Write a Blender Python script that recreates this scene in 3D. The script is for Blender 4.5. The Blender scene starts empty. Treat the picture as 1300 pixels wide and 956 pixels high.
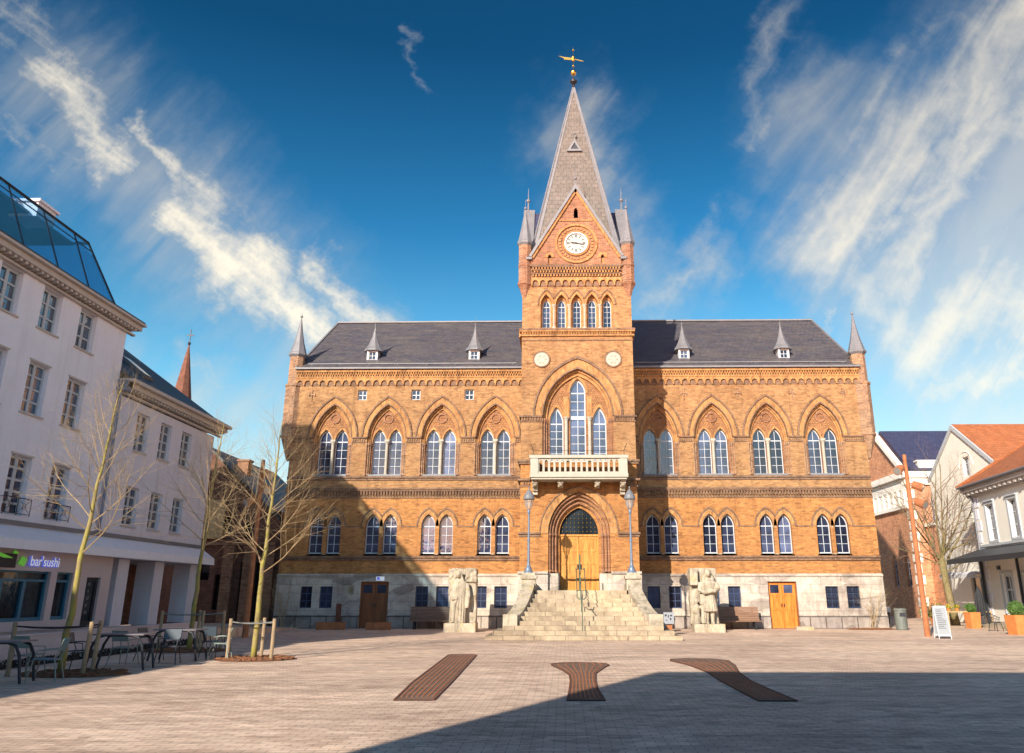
import bpy, bmesh, math, random
from math import sin, cos, pi, radians, sqrt, atan2, hypot
from mathutils import Vector, Matrix
from mathutils.geometry import tessellate_polygon
random.seed(7)
S = bpy.context.scene
COL = S.collection
R = radians

# ------------------------------------------------------------------ materials
def new_mat(name):
    m = bpy.data.materials.new(name); m.use_nodes = True
    nt = m.node_tree; b = nt.nodes['Principled BSDF']
    return m, nt, b
def N(nt, t, **kw):
    n = nt.nodes.new(t)
    for k, v in kw.items():
        if k.startswith('i_'):
            key = k[2:]; key = int(key) if key.isdigit() else key
            n.inputs[key].default_value = v
        else: setattr(n, k, v)
    return n
def L(nt, a, b): nt.links.new(a, b)
def M_(nt, op, a, b=None, clamp=False):
    n = nt.nodes.new('ShaderNodeMath'); n.operation = op; n.use_clamp = clamp
    for i, v in enumerate((a, b)):
        if v is None: continue
        if isinstance(v, (int, float)): n.inputs[i].default_value = v
        else: nt.links.new(v, n.inputs[i])
    return n.outputs[0]
def mixc(nt, f, a, b, mode='MIX'):
    n = nt.nodes.new('ShaderNodeMix'); n.data_type = 'RGBA'; n.blend_type = mode
    for idx, v in ((0, f), (6, a), (7, b)):
        if isinstance(v, (int, float)): n.inputs[idx].default_value = v
        elif isinstance(v, (tuple, list)): n.inputs[idx].default_value = (*v[:3], 1)
        else: nt.links.new(v, n.inputs[idx])
    return n.outputs[2]
def objco(nt): return N(nt, 'ShaderNodeTexCoord').outputs['Object']
def noise(nt, vec, scale, detail=3, rough=.55, dist=0):
    n = N(nt, 'ShaderNodeTexNoise'); n.inputs['Scale'].default_value = scale
    n.inputs['Detail'].default_value = detail; n.inputs['Roughness'].default_value = rough
    n.inputs['Distortion'].default_value = dist
    if vec is not None: L(nt, vec, n.inputs['Vector'])
    return n.outputs['Fac']
def ramp(nt, f, stops):
    n = N(nt, 'ShaderNodeValToRGB'); e = n.color_ramp.elements
    while len(e) > 1: e.remove(e[-1])
    e[0].position = stops[0][0]; c = stops[0][1]; e[0].color = (*c, 1) if len(c) == 3 else c
    for p, c in stops[1:]:
        x = e.new(p); x.color = (*c, 1) if len(c) == 3 else c
    L(nt, f, n.inputs[0]); return n.outputs[0]
def bump(nt, b, h, strength=.3, dist=.02):
    n = N(nt, 'ShaderNodeBump'); n.inputs['Strength'].default_value = strength
    n.inputs['Distance'].default_value = dist
    L(nt, h, n.inputs['Height']); L(nt, n.outputs[0], b.inputs['Normal'])
def plain(name, col, rough=.7, metal=0, var=.15, nscale=3, spec=.5, bmp=0, emis=None, streak=0):
    m, nt, b = new_mat(name)
    co = objco(nt)
    f = noise(nt, co, nscale, 4)
    f2 = noise(nt, co, nscale*9, 2)
    k = M_(nt, 'ADD', M_(nt, 'MULTIPLY', f, .7), M_(nt, 'MULTIPLY', f2, .3))
    lo = tuple(c*(1-var) for c in col); hi = tuple(min(1, c*(1+var)) for c in col)
    base = ramp(nt, k, [(.3, lo), (.7, hi)])
    if streak:
        mps = N(nt, 'ShaderNodeMapping'); mps.inputs['Scale'].default_value = (1.8, 1.8, .13); L(nt, co, mps.inputs[0])
        base = mixc(nt, streak, base, ramp(nt, noise(nt, mps.outputs[0], 1.3, 6, .7), [(.32, (.62, .60, .58)), (.5, (1, 1, 1))]), 'MULTIPLY')
    L(nt, base, b.inputs['Base Color'])
    b.inputs['Roughness'].default_value = rough; b.inputs['Metallic'].default_value = metal
    b.inputs['Specular IOR Level'].default_value = spec
    if bmp: bump(nt, b, f2, bmp, .02)
    if emis:
        b.inputs['Emission Color'].default_value = (*col, 1); b.inputs['Emission Strength'].default_value = emis
    return m
def wallvec(nt, flat=False, jit=0.0):
    co = objco(nt)
    if flat: return co, co
    s = N(nt, 'ShaderNodeSeparateXYZ'); L(nt, co, s.inputs[0])
    c = N(nt, 'ShaderNodeCombineXYZ')
    L(nt, M_(nt, 'ADD', s.outputs[0], s.outputs[1]), c.inputs[0]); L(nt, s.outputs[2], c.inputs[1])
    return c.outputs[0], co
def carved(name, col):
    m, nt, b = new_mat(name); co = objco(nt)
    f = noise(nt, co, 2.4, 6, .65); f2 = noise(nt, co, 22, 3, .6); f3 = noise(nt, co, 1.7, 5, .7, 1.0)
    c = ramp(nt, f, [(.3, tuple(x*.62 for x in col)), (.5, col), (.72, tuple(x*1.18 for x in col))])
    c = mixc(nt, ramp(nt, f3, [(.56, (0, 0, 0)), (.68, (.75, .75, .75))]), c, (.40, .30, .07))
    mps = N(nt, 'ShaderNodeMapping'); mps.inputs['Scale'].default_value = (2.6, 2.6, .35); L(nt, co, mps.inputs[0])
    c = mixc(nt, .7, c, ramp(nt, noise(nt, mps.outputs[0], 1.6, 6, .7), [(.34, (.42, .40, .37)), (.52, (1, 1, 1))]), 'MULTIPLY')
    c = mixc(nt, .7, c, ramp(nt, f2, [(.3, (.7, .7, .7)), (.7, (1.15, 1.15, 1.15))]), 'MULTIPLY')
    L(nt, c, b.inputs['Base Color']); b.inputs['Roughness'].default_value = .92; b.inputs['Specular IOR Level'].default_value = .2
    bump(nt, b, f2, .9, .03)
    return m
def brick(name, c1, c2, mortar, bw=.24, bh=.075, flat=False, stain=(.45, .35), stainamt=.5, rough=.85, ms=.012, big=.35, bumps=.5, streak=False, extra=None):
    m, nt, b = new_mat(name)
    v, co = wallvec(nt, flat)
    br = N(nt, 'ShaderNodeTexBrick')
    L(nt, v, br.inputs['Vector'])
    br.inputs['Color1'].default_value = (*c1, 1); br.inputs['Color2'].default_value = (*c2, 1)
    br.inputs['Mortar'].default_value = (*mortar, 1)
    br.inputs['Scale'].default_value = 1; br.inputs['Mortar Size'].default_value = ms
    br.inputs['Mortar Smooth'].default_value = .2; br.inputs['Bias'].default_value = 0
    br.inputs['Brick Width'].default_value = bw; br.inputs['Row Height'].default_value = bh
    n1 = noise(nt, co, big, 5, .6); n2 = noise(nt, co, 2.3, 5, .65); n3 = noise(nt, co, 14, 2)
    # per-brick value scatter: noise sampled on stretched lattice
    mp = N(nt, 'ShaderNodeMapping'); mp.inputs['Scale'].default_value = (1/bw, 1/bh, 1); L(nt, v, mp.inputs[0])
    wn = N(nt, 'ShaderNodeTexVoronoi'); wn.inputs['Scale'].default_value = 1; L(nt, mp.outputs[0], wn.inputs['Vector'])
    sc = N(nt, 'ShaderNodeSeparateColor'); L(nt, wn.outputs['Color'], sc.inputs[0])
    val = ramp(nt, sc.outputs[0], [(0, (.62, .58, .56)), (.25, (.92, .9, .9)), (.8, (1.05, 1.03, 1.0)), (1, (1.25, 1.22, 1.15))])
    c = mixc(nt, .85, br.outputs['Color'], val, 'MULTIPLY')
    t1 = ramp(nt, n1, [(.3, (.78, .72, .68)), (.5, (1, 1, 1)), (.72, (1.12, 1.1, 1.02))])
    c = mixc(nt, .8, c, t1, 'MULTIPLY')
    s2 = ramp(nt, n2, [(stain[1], (.55, .5, .48)), (stain[0]+.08, (1, 1, 1))])
    c = mixc(nt, stainamt, c, s2, 'MULTIPLY')
    mps = N(nt, 'ShaderNodeMapping'); mps.inputs['Scale'].default_value = (1.6, 1.6, .16); L(nt, co, mps.inputs[0])
    n5 = noise(nt, mps.outputs[0], 1.2, 5, .7)
    c = mixc(nt, .0 if flat else .65, c, ramp(nt, n5, [(.30, (.58, .54, .52)), (.46, (1, 1, 1)), (.75, (1.08, 1.06, 1.03))]), 'MULTIPLY')
    s3 = ramp(nt, n3, [(.3, (.85, .85, .85)), (.7, (1.12, 1.12, 1.12))])
    c = mixc(nt, .6, c, s3, 'MULTIPLY')
    L(nt, c, b.inputs['Base Color'])
    b.inputs['Roughness'].default_value = rough; b.inputs['Specular IOR Level'].default_value = .3
    h = M_(nt, 'ADD', M_(nt, 'MULTIPLY', br.outputs['Fac'], -1.0), M_(nt, 'MULTIPLY', n3, .6))
    bump(nt, b, h, bumps, .012)
    return m
def glass(name, col, rough=.04, ior=1.9, wav=.15):
    m, nt, b = new_mat(name)
    co = objco(nt)
    f = noise(nt, co, .8, 2); f2 = noise(nt, co, 3.5, 1)
    oi = N(nt, 'ShaderNodeObjectInfo')
    c0 = ramp(nt, f, [(.35, tuple(c*.45 for c in col)), (.65, tuple(c*1.4 for c in col))])
    rv = ramp(nt, oi.outputs['Random'], [(0, (.25, .25, .27)), (.35, (.7, .7, .72)), (.7, (1.1, 1.05, 1.0)), (.9, (1.7, 1.6, 1.5)), (1, (2.6, 2.4, 2.2))])
    L(nt, mixc(nt, 1.0, c0, rv, 'MULTIPLY'), b.inputs['Base Color'])
    ad = N(nt, 'ShaderNodeVectorMath', operation='ADD'); L(nt, co, ad.inputs[0])
    cx_ = N(nt, 'ShaderNodeCombineXYZ'); L(nt, M_(nt, 'MULTIPLY', oi.outputs['Random'], 57.0), cx_.inputs[0]); L(nt, cx_.outputs[0], ad.inputs[1])
    f2 = noise(nt, ad.outputs[0], 2.2, 2)
    b.inputs['Roughness'].default_value = rough; b.inputs['IOR'].default_value = ior
    bump(nt, b, f2, wav, .05)
    return m

MT = {}
MT['brick'] = brick('ochre_brick', (.50, .210, .056), (.42, .160, .042), (.35, .22, .11), stainamt=.38)
MT['brick_up'] = brick('ochre_brick_upper', (.43, .217, .086), (.345, .160, .062), (.33, .24, .14), stainamt=.5)
MT['brick_lite'] = brick('arch_brick', (.51, .254, .088), (.43, .193, .067), (.34, .235, .13), bw=.1, bh=.25, stainamt=.35)
MT['brick_dark'] = brick('weathered_and_shade_brick', (.28, .155, .095), (.20, .115, .075), (.22, .155, .11), bw=.14, bh=.07, stainamt=.6)
MT['brick_tymp'] = brick('tympanum_brick', (.40, .175, .070), (.30, .125, .05), (.22, .14, .09), stainamt=.4)
MT['brick_spot'] = brick('mottled_brick', (.46, .23, .12), (.24, .13, .085), (.35, .26, .18), bw=.13, bh=.075, stainamt=.5)
MT['brick_red'] = brick('red_brick', (.37, .160, .080), (.26, .105, .055), (.32, .22, .16), stainamt=.35)
MT['brick_orange'] = brick('orange_brick', (.74, .33, .165), (.62, .25, .12), (.5, .34, .24), stainamt=.3)
MT['brick_brown'] = brick('brown_brick', (.20, .075, .045), (.15, .055, .035), (.15, .1, .08), stainamt=.4)
MT['stone'] = brick('limestone_ashlar', (.54, .475, .415), (.48, .425, .37), (.32, .28, .24), bw=1.1, bh=.46, ms=.012, stain=(.5, .38), stainamt=.45, big=.5, bumps=.35)
MT['granite'] = brick('rough_granite', (.38, .33, .29), (.31, .27, .25), (.12, .10, .09), bw=.85, bh=.62, ms=.03, stainamt=.5, bumps=.8)
MT['step'] = brick('sandstone_step', (.44, .355, .255), (.39, .315, .225), (.22, .175, .125), bw=1.25, bh=2.0, ms=.02, stain=(.48, .36), stainamt=.55, bumps=.35)
MT['paving'] = None
MT['cstone'] = carved('carved_stone', (.50, .42, .32))
MT['white_stone'] = plain('white_stone', (.40, .365, .30), .75, var=.12, nscale=3, bmp=.2)
MT['lead'] = plain('lead_sheet', (.185, .185, .20), .6, .1, var=.16, nscale=2)
MT['frame'] = plain('white_paint', (.48, .50, .53), .5, var=.05)
MT['frame_blue'] = plain('blue_paint', (.03, .05, .11), .5, var=.12)
MT['glass'] = glass('window_glass', (.040, .052, .100), .06, 1.6)
MT['glass_sky'] = glass('reflecting_glass', (.03, .06, .11), .03, 2.4)
MT['glass_dark'] = glass('dark_glass', (.02, .03, .04), .06, 1.7)
MT['glass_blue'] = glass('blue_glazing', (.03, .14, .22), .05, 2.0, .05)
MT['wood_door'] = None
MT['iron'] = plain('black_iron', (.025, .025, .03), .5, .4, var=.1)
MT['gold'] = plain('gilding', (.70, .40, .09), .3, 1.0, var=.1)
MT['dial'] = plain('clock_dial', (.38, .38, .355), .5, var=.05)
MT['lampgrey'] = plain('lamp_paint', (.15, .19, .26), .5, .2, var=.12)
MT['corten'] = plain('corten_steel', (.42, .15, .06), .85, .1, var=.3, nscale=4, bmp=.3)
MT['corten_dark'] = plain('corten_dark', (.16, .055, .03), .85, .1, var=.3, nscale=4, bmp=.3)
MT['planter'] = plain('orange_corten', (.62, .22, .06), .8, .1, var=.22, nscale=3)
MT['cream'] = plain('cream_render', (.80, .78, .85), .9, var=.06, nscale=.7, bmp=.15, streak=.3)
MT['cream2'] = plain('grey_render', (.68, .67, .75), .9, var=.06, nscale=.7, bmp=.15, streak=.35)
MT['pink'] = plain('pink_render', (.60, .50, .50), .9, var=.08, nscale=.9)
MT['trim'] = plain('cornice_paint', (.52, .46, .42), .8, var=.1)
MT['fascia'] = plain('fascia_white', (.82, .81, .86), .7, var=.05)
MT['white'] = plain('white_render', (.88, .82, .73), .9, var=.04, nscale=1.0, bmp=.15, streak=.12)
MT['bluepaint'] = plain('teal_paint', (.03, .16, .26), .45, var=.1)
MT['darkmetal'] = plain('dark_metal', (.03, .035, .045), .5, .3, var=.1)
MT['chair_teal'] = plain('teal_shell', (.06, .15, .20), .5, var=.12)
MT['chair_grey'] = plain('sage_shell', (.22, .26, .23), .5, var=.12)
MT['chair_dark'] = plain('dark_shell', (.05, .07, .09), .5, var=.12)
MT['tabletop'] = plain('table_laminate', (.16, .14, .16), .45, var=.1)
MT['bench'] = None
MT['post'] = plain('timber_post', (.33, .235, .14), .85, var=.25, nscale=6)
MT['rope'] = plain('rope', (.20, .2, .19), .9)
MT['mulch'] = plain('bark_mulch', (.22, .09, .04), .95, var=.5, nscale=8, bmp=.8)
MT['soil'] = plain('dark_soil', (.05, .035, .025), .95, var=.4, nscale=8, bmp=.8)
MT['board'] = plain('sign_board', (.30, .31, .33), .5, var=.06)
MT['chalk'] = plain('chalk_grey', (.12, .12, .13), .6, var=.35, nscale=5)
MT['ink'] = plain('dark_ink', (.03, .03, .04), .6)
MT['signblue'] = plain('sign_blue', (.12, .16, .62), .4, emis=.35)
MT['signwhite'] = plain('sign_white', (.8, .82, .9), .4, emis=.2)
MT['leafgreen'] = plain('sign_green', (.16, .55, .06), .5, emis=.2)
MT['bulb'] = plain('lit_bulb', (1, .62, .25), .5, emis=6)
MT['steel'] = plain('stainless', (.42, .42, .40), .4, .7, var=.1)
MT['bin'] = plain('bin_grey', (.16, .17, .15), .6, .2, var=.2)
MT['red'] = plain('red_paint', (.55, .04, .03), .5)
MT['greenrail'] = plain('verdigris_rail', (.12, .17, .13), .5, .5, var=.3, nscale=6)

def clear_glass():
    m, nt, b = new_mat('lantern_glass'); b.inputs['Base Color'].default_value = (.5, .52, .5, 1); b.inputs['Roughness'].default_value = .15
    t = N(nt, 'ShaderNodeBsdfTransparent'); x = N(nt, 'ShaderNodeMixShader'); x.inputs[0].default_value = .3
    L(nt, t.outputs[0], x.inputs[1]); L(nt, b.outputs[0], x.inputs[2]); L(nt, x.outputs[0], nt.nodes['Material Output'].inputs[0]); return m
MT['lantern'] = clear_glass()
def mat_wood(name, c1, c2, scale, rough=.55, horiz=False):
    m, nt, b = new_mat(name)
    co = objco(nt)
    mp = N(nt, 'ShaderNodeMapping'); mp.inputs['Scale'].default_value = (1, 6, 8) if horiz else (8, 8, .6); L(nt, co, mp.inputs[0])
    f = noise(nt, mp.outputs[0], scale, 5, .6, .6)
    L(nt, ramp(nt, f, [(.3, c1), (.7, c2)]), b.inputs['Base Color'])
    b.inputs['Roughness'].default_value = rough; b.inputs['Specular IOR Level'].default_value = .3
    bump(nt, b, f, .2, .01)
    return m
MT['wood_door'] = mat_wood('varnished_oak', (.34, .12, .020), (.72, .34, .075), 1.6, .5)
MT['wood_door2'] = mat_wood('orange_oak', (.42, .11, .015), (.72, .26, .045), 1.6, .5)
MT['wood_brown'] = mat_wood('brown_oak', (.16, .05, .02), (.28, .095, .03), 1.2, .5)
MT['bench'] = mat_wood('bench_planks', (.17, .09, .055), (.28, .16, .10), 1.0, .7, True)
MT['crate'] = mat_wood('pale_timber', (.42, .27, .12), (.6, .42, .22), 1.0, .8)

def mat_slate(name, c1, c2, lich=(.30, .25, .14), lamt=.25, bw=.3, bh=.22, rough=.5, wv=False):
    m, nt, b = new_mat(name)
    co = objco(nt)
    s = N(nt, 'ShaderNodeSeparateXYZ'); L(nt, co, s.inputs[0])
    c = N(nt, 'ShaderNodeCombineXYZ')
    L(nt, M_(nt, 'ADD', s.outputs[0], M_(nt, 'MULTIPLY', s.outputs[1], .35 if not wv else 0)), c.inputs[0])
    L(nt, M_(nt, 'MULTIPLY', s.outputs[2], 1.6 if not wv else 1.0), c.inputs[1])
    br = N(nt, 'ShaderNodeTexBrick'); L(nt, c.outputs[0], br.inputs['Vector'])
    br.inputs['Color1'].default_value = (*c1, 1); br.inputs['Color2'].default_value = (*c2, 1)
    br.inputs['Mortar'].default_value = (*[x*.45 for x in c1], 1)
    br.inputs['Scale'].default_value = 1; br.inputs['Mortar Size'].default_value = .012
    br.inputs['Brick Width'].default_value = bw; br.inputs['Row Height'].default_value = bh
    mps = N(nt, 'ShaderNodeMapping'); mps.inputs['Rotation'].default_value = (0, R(35), 0); mps.inputs['Scale'].default_value = (.5, 1, 2.6); L(nt, co, mps.inputs[0])
    n1 = noise(nt, mps.outputs[0], 1.1, 6, .75, .6); n2 = noise(nt, co, 6, 3, .6)
    f = ramp(nt, n1, [(.42, (0, 0, 0)), (.8, (lamt, lamt, lamt))])
    col = mixc(nt, f, br.outputs['Color'], lich)
    v = ramp(nt, n2, [(.3, (.72, .72, .74)), (.7, (1.2, 1.18, 1.15))])
    col = mixc(nt, .8, col, v, 'MULTIPLY')
    L(nt, col, b.inputs['Base Color'])
    b.inputs['Roughness'].default_value = rough
    bump(nt, b, M_(nt, 'ADD', M_(nt, 'MULTIPLY', br.outputs['Fac'], -1), n2), .4, .015)
    return m
MT['slate'] = mat_slate('roof_slate', (.098, .092, .108), (.066, .063, .078), (.19, .155, .115), .7)
MT['slate_spire'] = mat_slate('spire_slate', (.175, .150, .130), (.135, .115, .100), (.22, .18, .135), .35, .34, .30, wv=True)
MT['slate_blue'] = mat_slate('blue_slate', (.06, .065, .13), (.045, .05, .10), (.08, .08, .12), .1)
MT['slate_dark'] = mat_slate('dark_slate', (.035, .05, .055), (.025, .035, .04), (.05, .05, .04), .1)
MT['tile'] = mat_slate('clay_tile', (.50, .165, .06), (.38, .115, .04), (.24, .10, .05), .6, .25, .3, .8)

def mat_paving():
    m, nt, b = new_mat('plaza_brick_paving')
    co = objco(nt)
    br = N(nt, 'ShaderNodeTexBrick'); L(nt, co, br.inputs['Vector'])
    br.inputs['Color1'].default_value = (.80, .62, .49, 1); br.inputs['Color2'].default_value = (.72, .545, .43, 1)
    br.inputs['Mortar'].default_value = (.42, .33, .27, 1)
    br.inputs['Scale'].default_value = 1; br.inputs['Mortar Size'].default_value = .008
    br.inputs['Brick Width'].default_value = .28; br.inputs['Row Height'].default_value = .14
    mp = N(nt, 'ShaderNodeMapping'); mp.inputs['Scale'].default_value = (1/.28, 1/.14, 1); L(nt, co, mp.inputs[0])
    vo = N(nt, 'ShaderNodeTexVoronoi'); vo.inputs['Scale'].default_value = 1; L(nt, mp.outputs[0], vo.inputs['Vector'])
    sc = N(nt, 'ShaderNodeSeparateColor'); L(nt, vo.outputs['Color'], sc.inputs[0])
    val = ramp(nt, sc.outputs[1], [(0, (.74, .69, .66)), (.3, (.96, .94, .92)), (.75, (1.05, 1.05, 1.04)), (1, (1.22, 1.21, 1.18))])
    c = mixc(nt, .9, br.outputs['Color'], val, 'MULTIPLY')
    mp2 = N(nt, 'ShaderNodeMapping'); mp2.inputs['Scale'].default_value = (.12, .9, 1); mp2.inputs['Rotation'].default_value = (0, 0, R(6)); L(nt, co, mp2.inputs[0])
    n1 = noise(nt, mp2.outputs[0], 1.6, 6, .7, .6); n2 = noise(nt, co, .25, 5, .6); n3 = noise(nt, co, 3, 4, .6)
    c = mixc(nt, .75, c, ramp(nt, n1, [(.32, (.62, .58, .56)), (.52, (1, 1, 1)), (.7, (1.15, 1.12, 1.1))]), 'MULTIPLY')
    c = mixc(nt, .7, c, ramp(nt, n2, [(.3, (.8, .76, .74)), (.65, (1.1, 1.08, 1.05))]), 'MULTIPLY')
    c = mixc(nt, .5, c, ramp(nt, n3, [(.3, (.75, .72, .7)), (.6, (1.08, 1.08, 1.08))]), 'MULTIPLY')
    v2 = N(nt, 'ShaderNodeTexVoronoi'); v2.inputs['Scale'].default_value = 1.7; L(nt, co, v2.inputs['Vector'])
    c = mixc(nt, .55, c, ramp(nt, v2.outputs['Distance'], [(.035, (.45, .42, .40)), (.06, (1, 1, 1))]), 'MULTIPLY')
    n6 = noise(nt, co, .11, 3, .5, 1.5)
    c = mixc(nt, .5, c, ramp(nt, n6, [(.44, (.80, .77, .76)), (.5, (1, 1, 1)), (.62, (1.1, 1.08, 1.04))]), 'MULTIPLY')
    L(nt, c, b.inputs['Base Color']); b.inputs['Roughness'].default_value = .75
    b.inputs['Specular IOR Level'].default_value = .35
    bump(nt, b, M_(nt, 'ADD', M_(nt, 'MULTIPLY', br.outputs['Fac'], -1), sc.outputs[2]), .5, .012)
    return m
MT['paving'] = mat_paving()
MT['grate'] = brick('brown_inlay', (.19, .12, .09), (.15, .095, .075), (.30, .22, .17), bw=.9, bh=.09, flat=True, ms=.012, stainamt=.5, bumps=.6)
def mat_bark(name, c1, c2, scale=3):
    m, nt, b = new_mat(name)
    co = objco(nt)
    f = noise(nt, co, scale, 5, .65)
    f2 = noise(nt, co, scale*8, 3)
    L(nt, mixc(nt, .5, ramp(nt, f, [(.38, c1), (.6, c2)]), ramp(nt, f2, [(.3, (.6, .6, .6)), (.7, (1.3, 1.3, 1.3))]), 'MULTIPLY'), b.inputs['Base Color'])
    b.inputs['Roughness'].default_value = .9; b.inputs['Specular IOR Level'].default_value = .2
    bump(nt, b, f2, .5, .01)
    return m
MT['bark_y'] = mat_bark('lichen_bark', (.36, .31, .07), (.30, .22, .11), 5)
MT['twig_y'] = mat_bark('pale_twigs', (.34, .23, .12), (.42, .30, .17))
MT['bark_b'] = mat_bark('olive_bark', (.17, .14, .06), (.27, .21, .11))
MT['twig_b'] = mat_bark('brown_twigs', (.19, .12, .08), (.26, .18, .12))
def mat_leaf(name, a, c):
    m, nt, b = new_mat(name)
    f = noise(nt, objco(nt), 9, 3)
    L(nt, ramp(nt, f, [(.3, a), (.7, c)]), b.inputs['Base Color']); b.inputs['Roughness'].default_value = .6
    return m
MT['leaf'] = mat_leaf('box_leaf', (.05, .11, .02), (.12, .22, .04))
MT['leaf2'] = mat_leaf('shrub_leaf', (.04, .12, .02), (.10, .26, .04))
MT['flower'] = mat_leaf('yellow_flower', (.75, .35, .02), (.8, .55, .05))
MT['flower2'] = mat_leaf('orange_flower', (.7, .12, .02), (.75, .3, .05))
MT['cloth_black'] = plain('black_canvas', (.02, .022, .026), .7, var=.3)
MT['cloth_white'] = plain('white_canvas', (.68, .68, .72), .8)

# ------------------------------------------------------------------ mesh helper
class MB:
    def __init__(s): s.bm = bmesh.new()
    def face(s, vs):
        try: return s.bm.faces.new(vs)
        except ValueError: return None
    def box(s, x0, x1, y0, y1, z0, z1):
        v = [s.bm.verts.new(p) for p in ((x0,y0,z0),(x1,y0,z0),(x1,y1,z0),(x0,y1,z0),(x0,y0,z1),(x1,y0,z1),(x1,y1,z1),(x0,y1,z1))]
        for f in ((0,3,2,1),(4,5,6,7),(0,1,5,4),(1,2,6,5),(2,3,7,6),(3,0,4,7)): s.face([v[i] for i in f])
        return s
    def hexa(s, P):   # 8 arbitrary points, same order as box
        v = [s.bm.verts.new(p) for p in P]
        for f in ((0,3,2,1),(4,5,6,7),(0,1,5,4),(1,2,6,5),(2,3,7,6),(3,0,4,7)): s.face([v[i] for i in f])
        return s
    def plate(s, outer, holes=(), y0=0, y1=.3, f=None):
        """polygon in x,z with holes, thick from y0 to y1; f maps (x,y,z)->point"""
        f = f or (lambda x, y, z: (x, y, z))
        loops = [list(outer)] + [list(h) for h in holes]
        tris = tessellate_polygon([[Vector((p[0], p[1], 0)) for p in l] for l in loops])
        flat = [p for l in loops for p in l]
        A = [s.bm.verts.new(f(p[0], y0, p[1])) for p in flat]
        B = [s.bm.verts.new(f(p[0], y1, p[1])) for p in flat]
        for t in tris:
            s.face([A[i] for i in t]); s.face([B[i] for i in reversed(t)])
        k = 0
        for l in loops:
            n = len(l)
            for i in range(n):
                a, b = k+i, k+(i+1) % n
                s.face([A[a], A[b], B[b], B[a]])
            k += n
        return s
    def sheet(s, poly, f=None):
        f = f or (lambda x, z: (x, 0, z))
        tris = tessellate_polygon([[Vector((p[0], p[1], 0)) for p in poly]])
        A = [s.bm.verts.new(f(*p)) for p in poly]
        for t in tris: s.face([A[i] for i in t])
        return s
    def quad(s, *P):
        s.face([s.bm.verts.new(p) for p in P]); return s
    def tube(s, pts, rad, n=6, cap=True):
        pts = [Vector(p) for p in pts]
        if isinstance(rad, (int, float)): rad = [rad]*len(pts)
        rings = []; ref = None
        for i, p in enumerate(pts):
            d = (pts[min(i+1, len(pts)-1)] - pts[max(i-1, 0)])
            if d.length < 1e-6: d = Vector((0, 0, 1))
            d.normalize()
            if ref is None or abs(ref.dot(d)) > .95:
                ref = Vector((0, 0, 1)) if abs(d.z) < .9 else Vector((1, 0, 0))
            a = d.cross(ref).normalized(); b = d.cross(a).normalized(); ref = a.cross(d).normalized()
            rings.append([s.bm.verts.new(p + (a*cos(2*pi*k/n) + b*sin(2*pi*k/n))*rad[i]) for k in range(n)])
        for i in range(len(rings)-1):
            for k in range(n):
                s.face([rings[i][k], rings[i][(k+1) % n], rings[i+1][(k+1) % n], rings[i+1][k]])
        if cap:
            s.face(rings[0][::-1]); s.face(rings[-1])
        return s
    def lathe(s, prof, c=(0, 0, 0), n=16, sx=1, sy=1, rot=0):
        rings = []
        for r, z in prof:
            rings.append([s.bm.verts.new((c[0]+r*sx*cos(2*pi*k/n+rot), c[1]+r*sy*sin(2*pi*k/n+rot), c[2]+z)) for k in range(n)])
        for i in range(len(rings)-1):
            for k in range(n):
                s.face([rings[i][k], rings[i][(k+1) % n], rings[i+1][(k+1) % n], rings[i+1][k]])
        s.face(rings[0][::-1]); s.face(rings[-1])
        return s
    def ball(s, c, r, n=10, sx=1, sy=1, sz=1):
        m = n//2+1
        return s.lathe([(max(r*sin(pi*i/m), .0005), -r*sz*cos(pi*i/m)) for i in range(m+1)], c, n, sx, sy)
    def build(s, name, mat, parent=None, smooth=False, loc=None, rotz=0):
        bm = s.bm
        bmesh.ops.recalc_face_normals(bm, faces=bm.faces)
        me = bpy.data.meshes.new(name); bm.to_mesh(me); bm.free()
        if smooth:
            for p in me.polygons: p.use_smooth = True
        me.materials.append(mat if not isinstance(mat, str) else MT[mat])
        o = bpy.data.objects.new(name, me); COL.objects.link(o)
        if parent: o.parent = parent
        if loc: o.location = loc
        if rotz: o.rotation_euler.z = rotz
        return o
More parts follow.
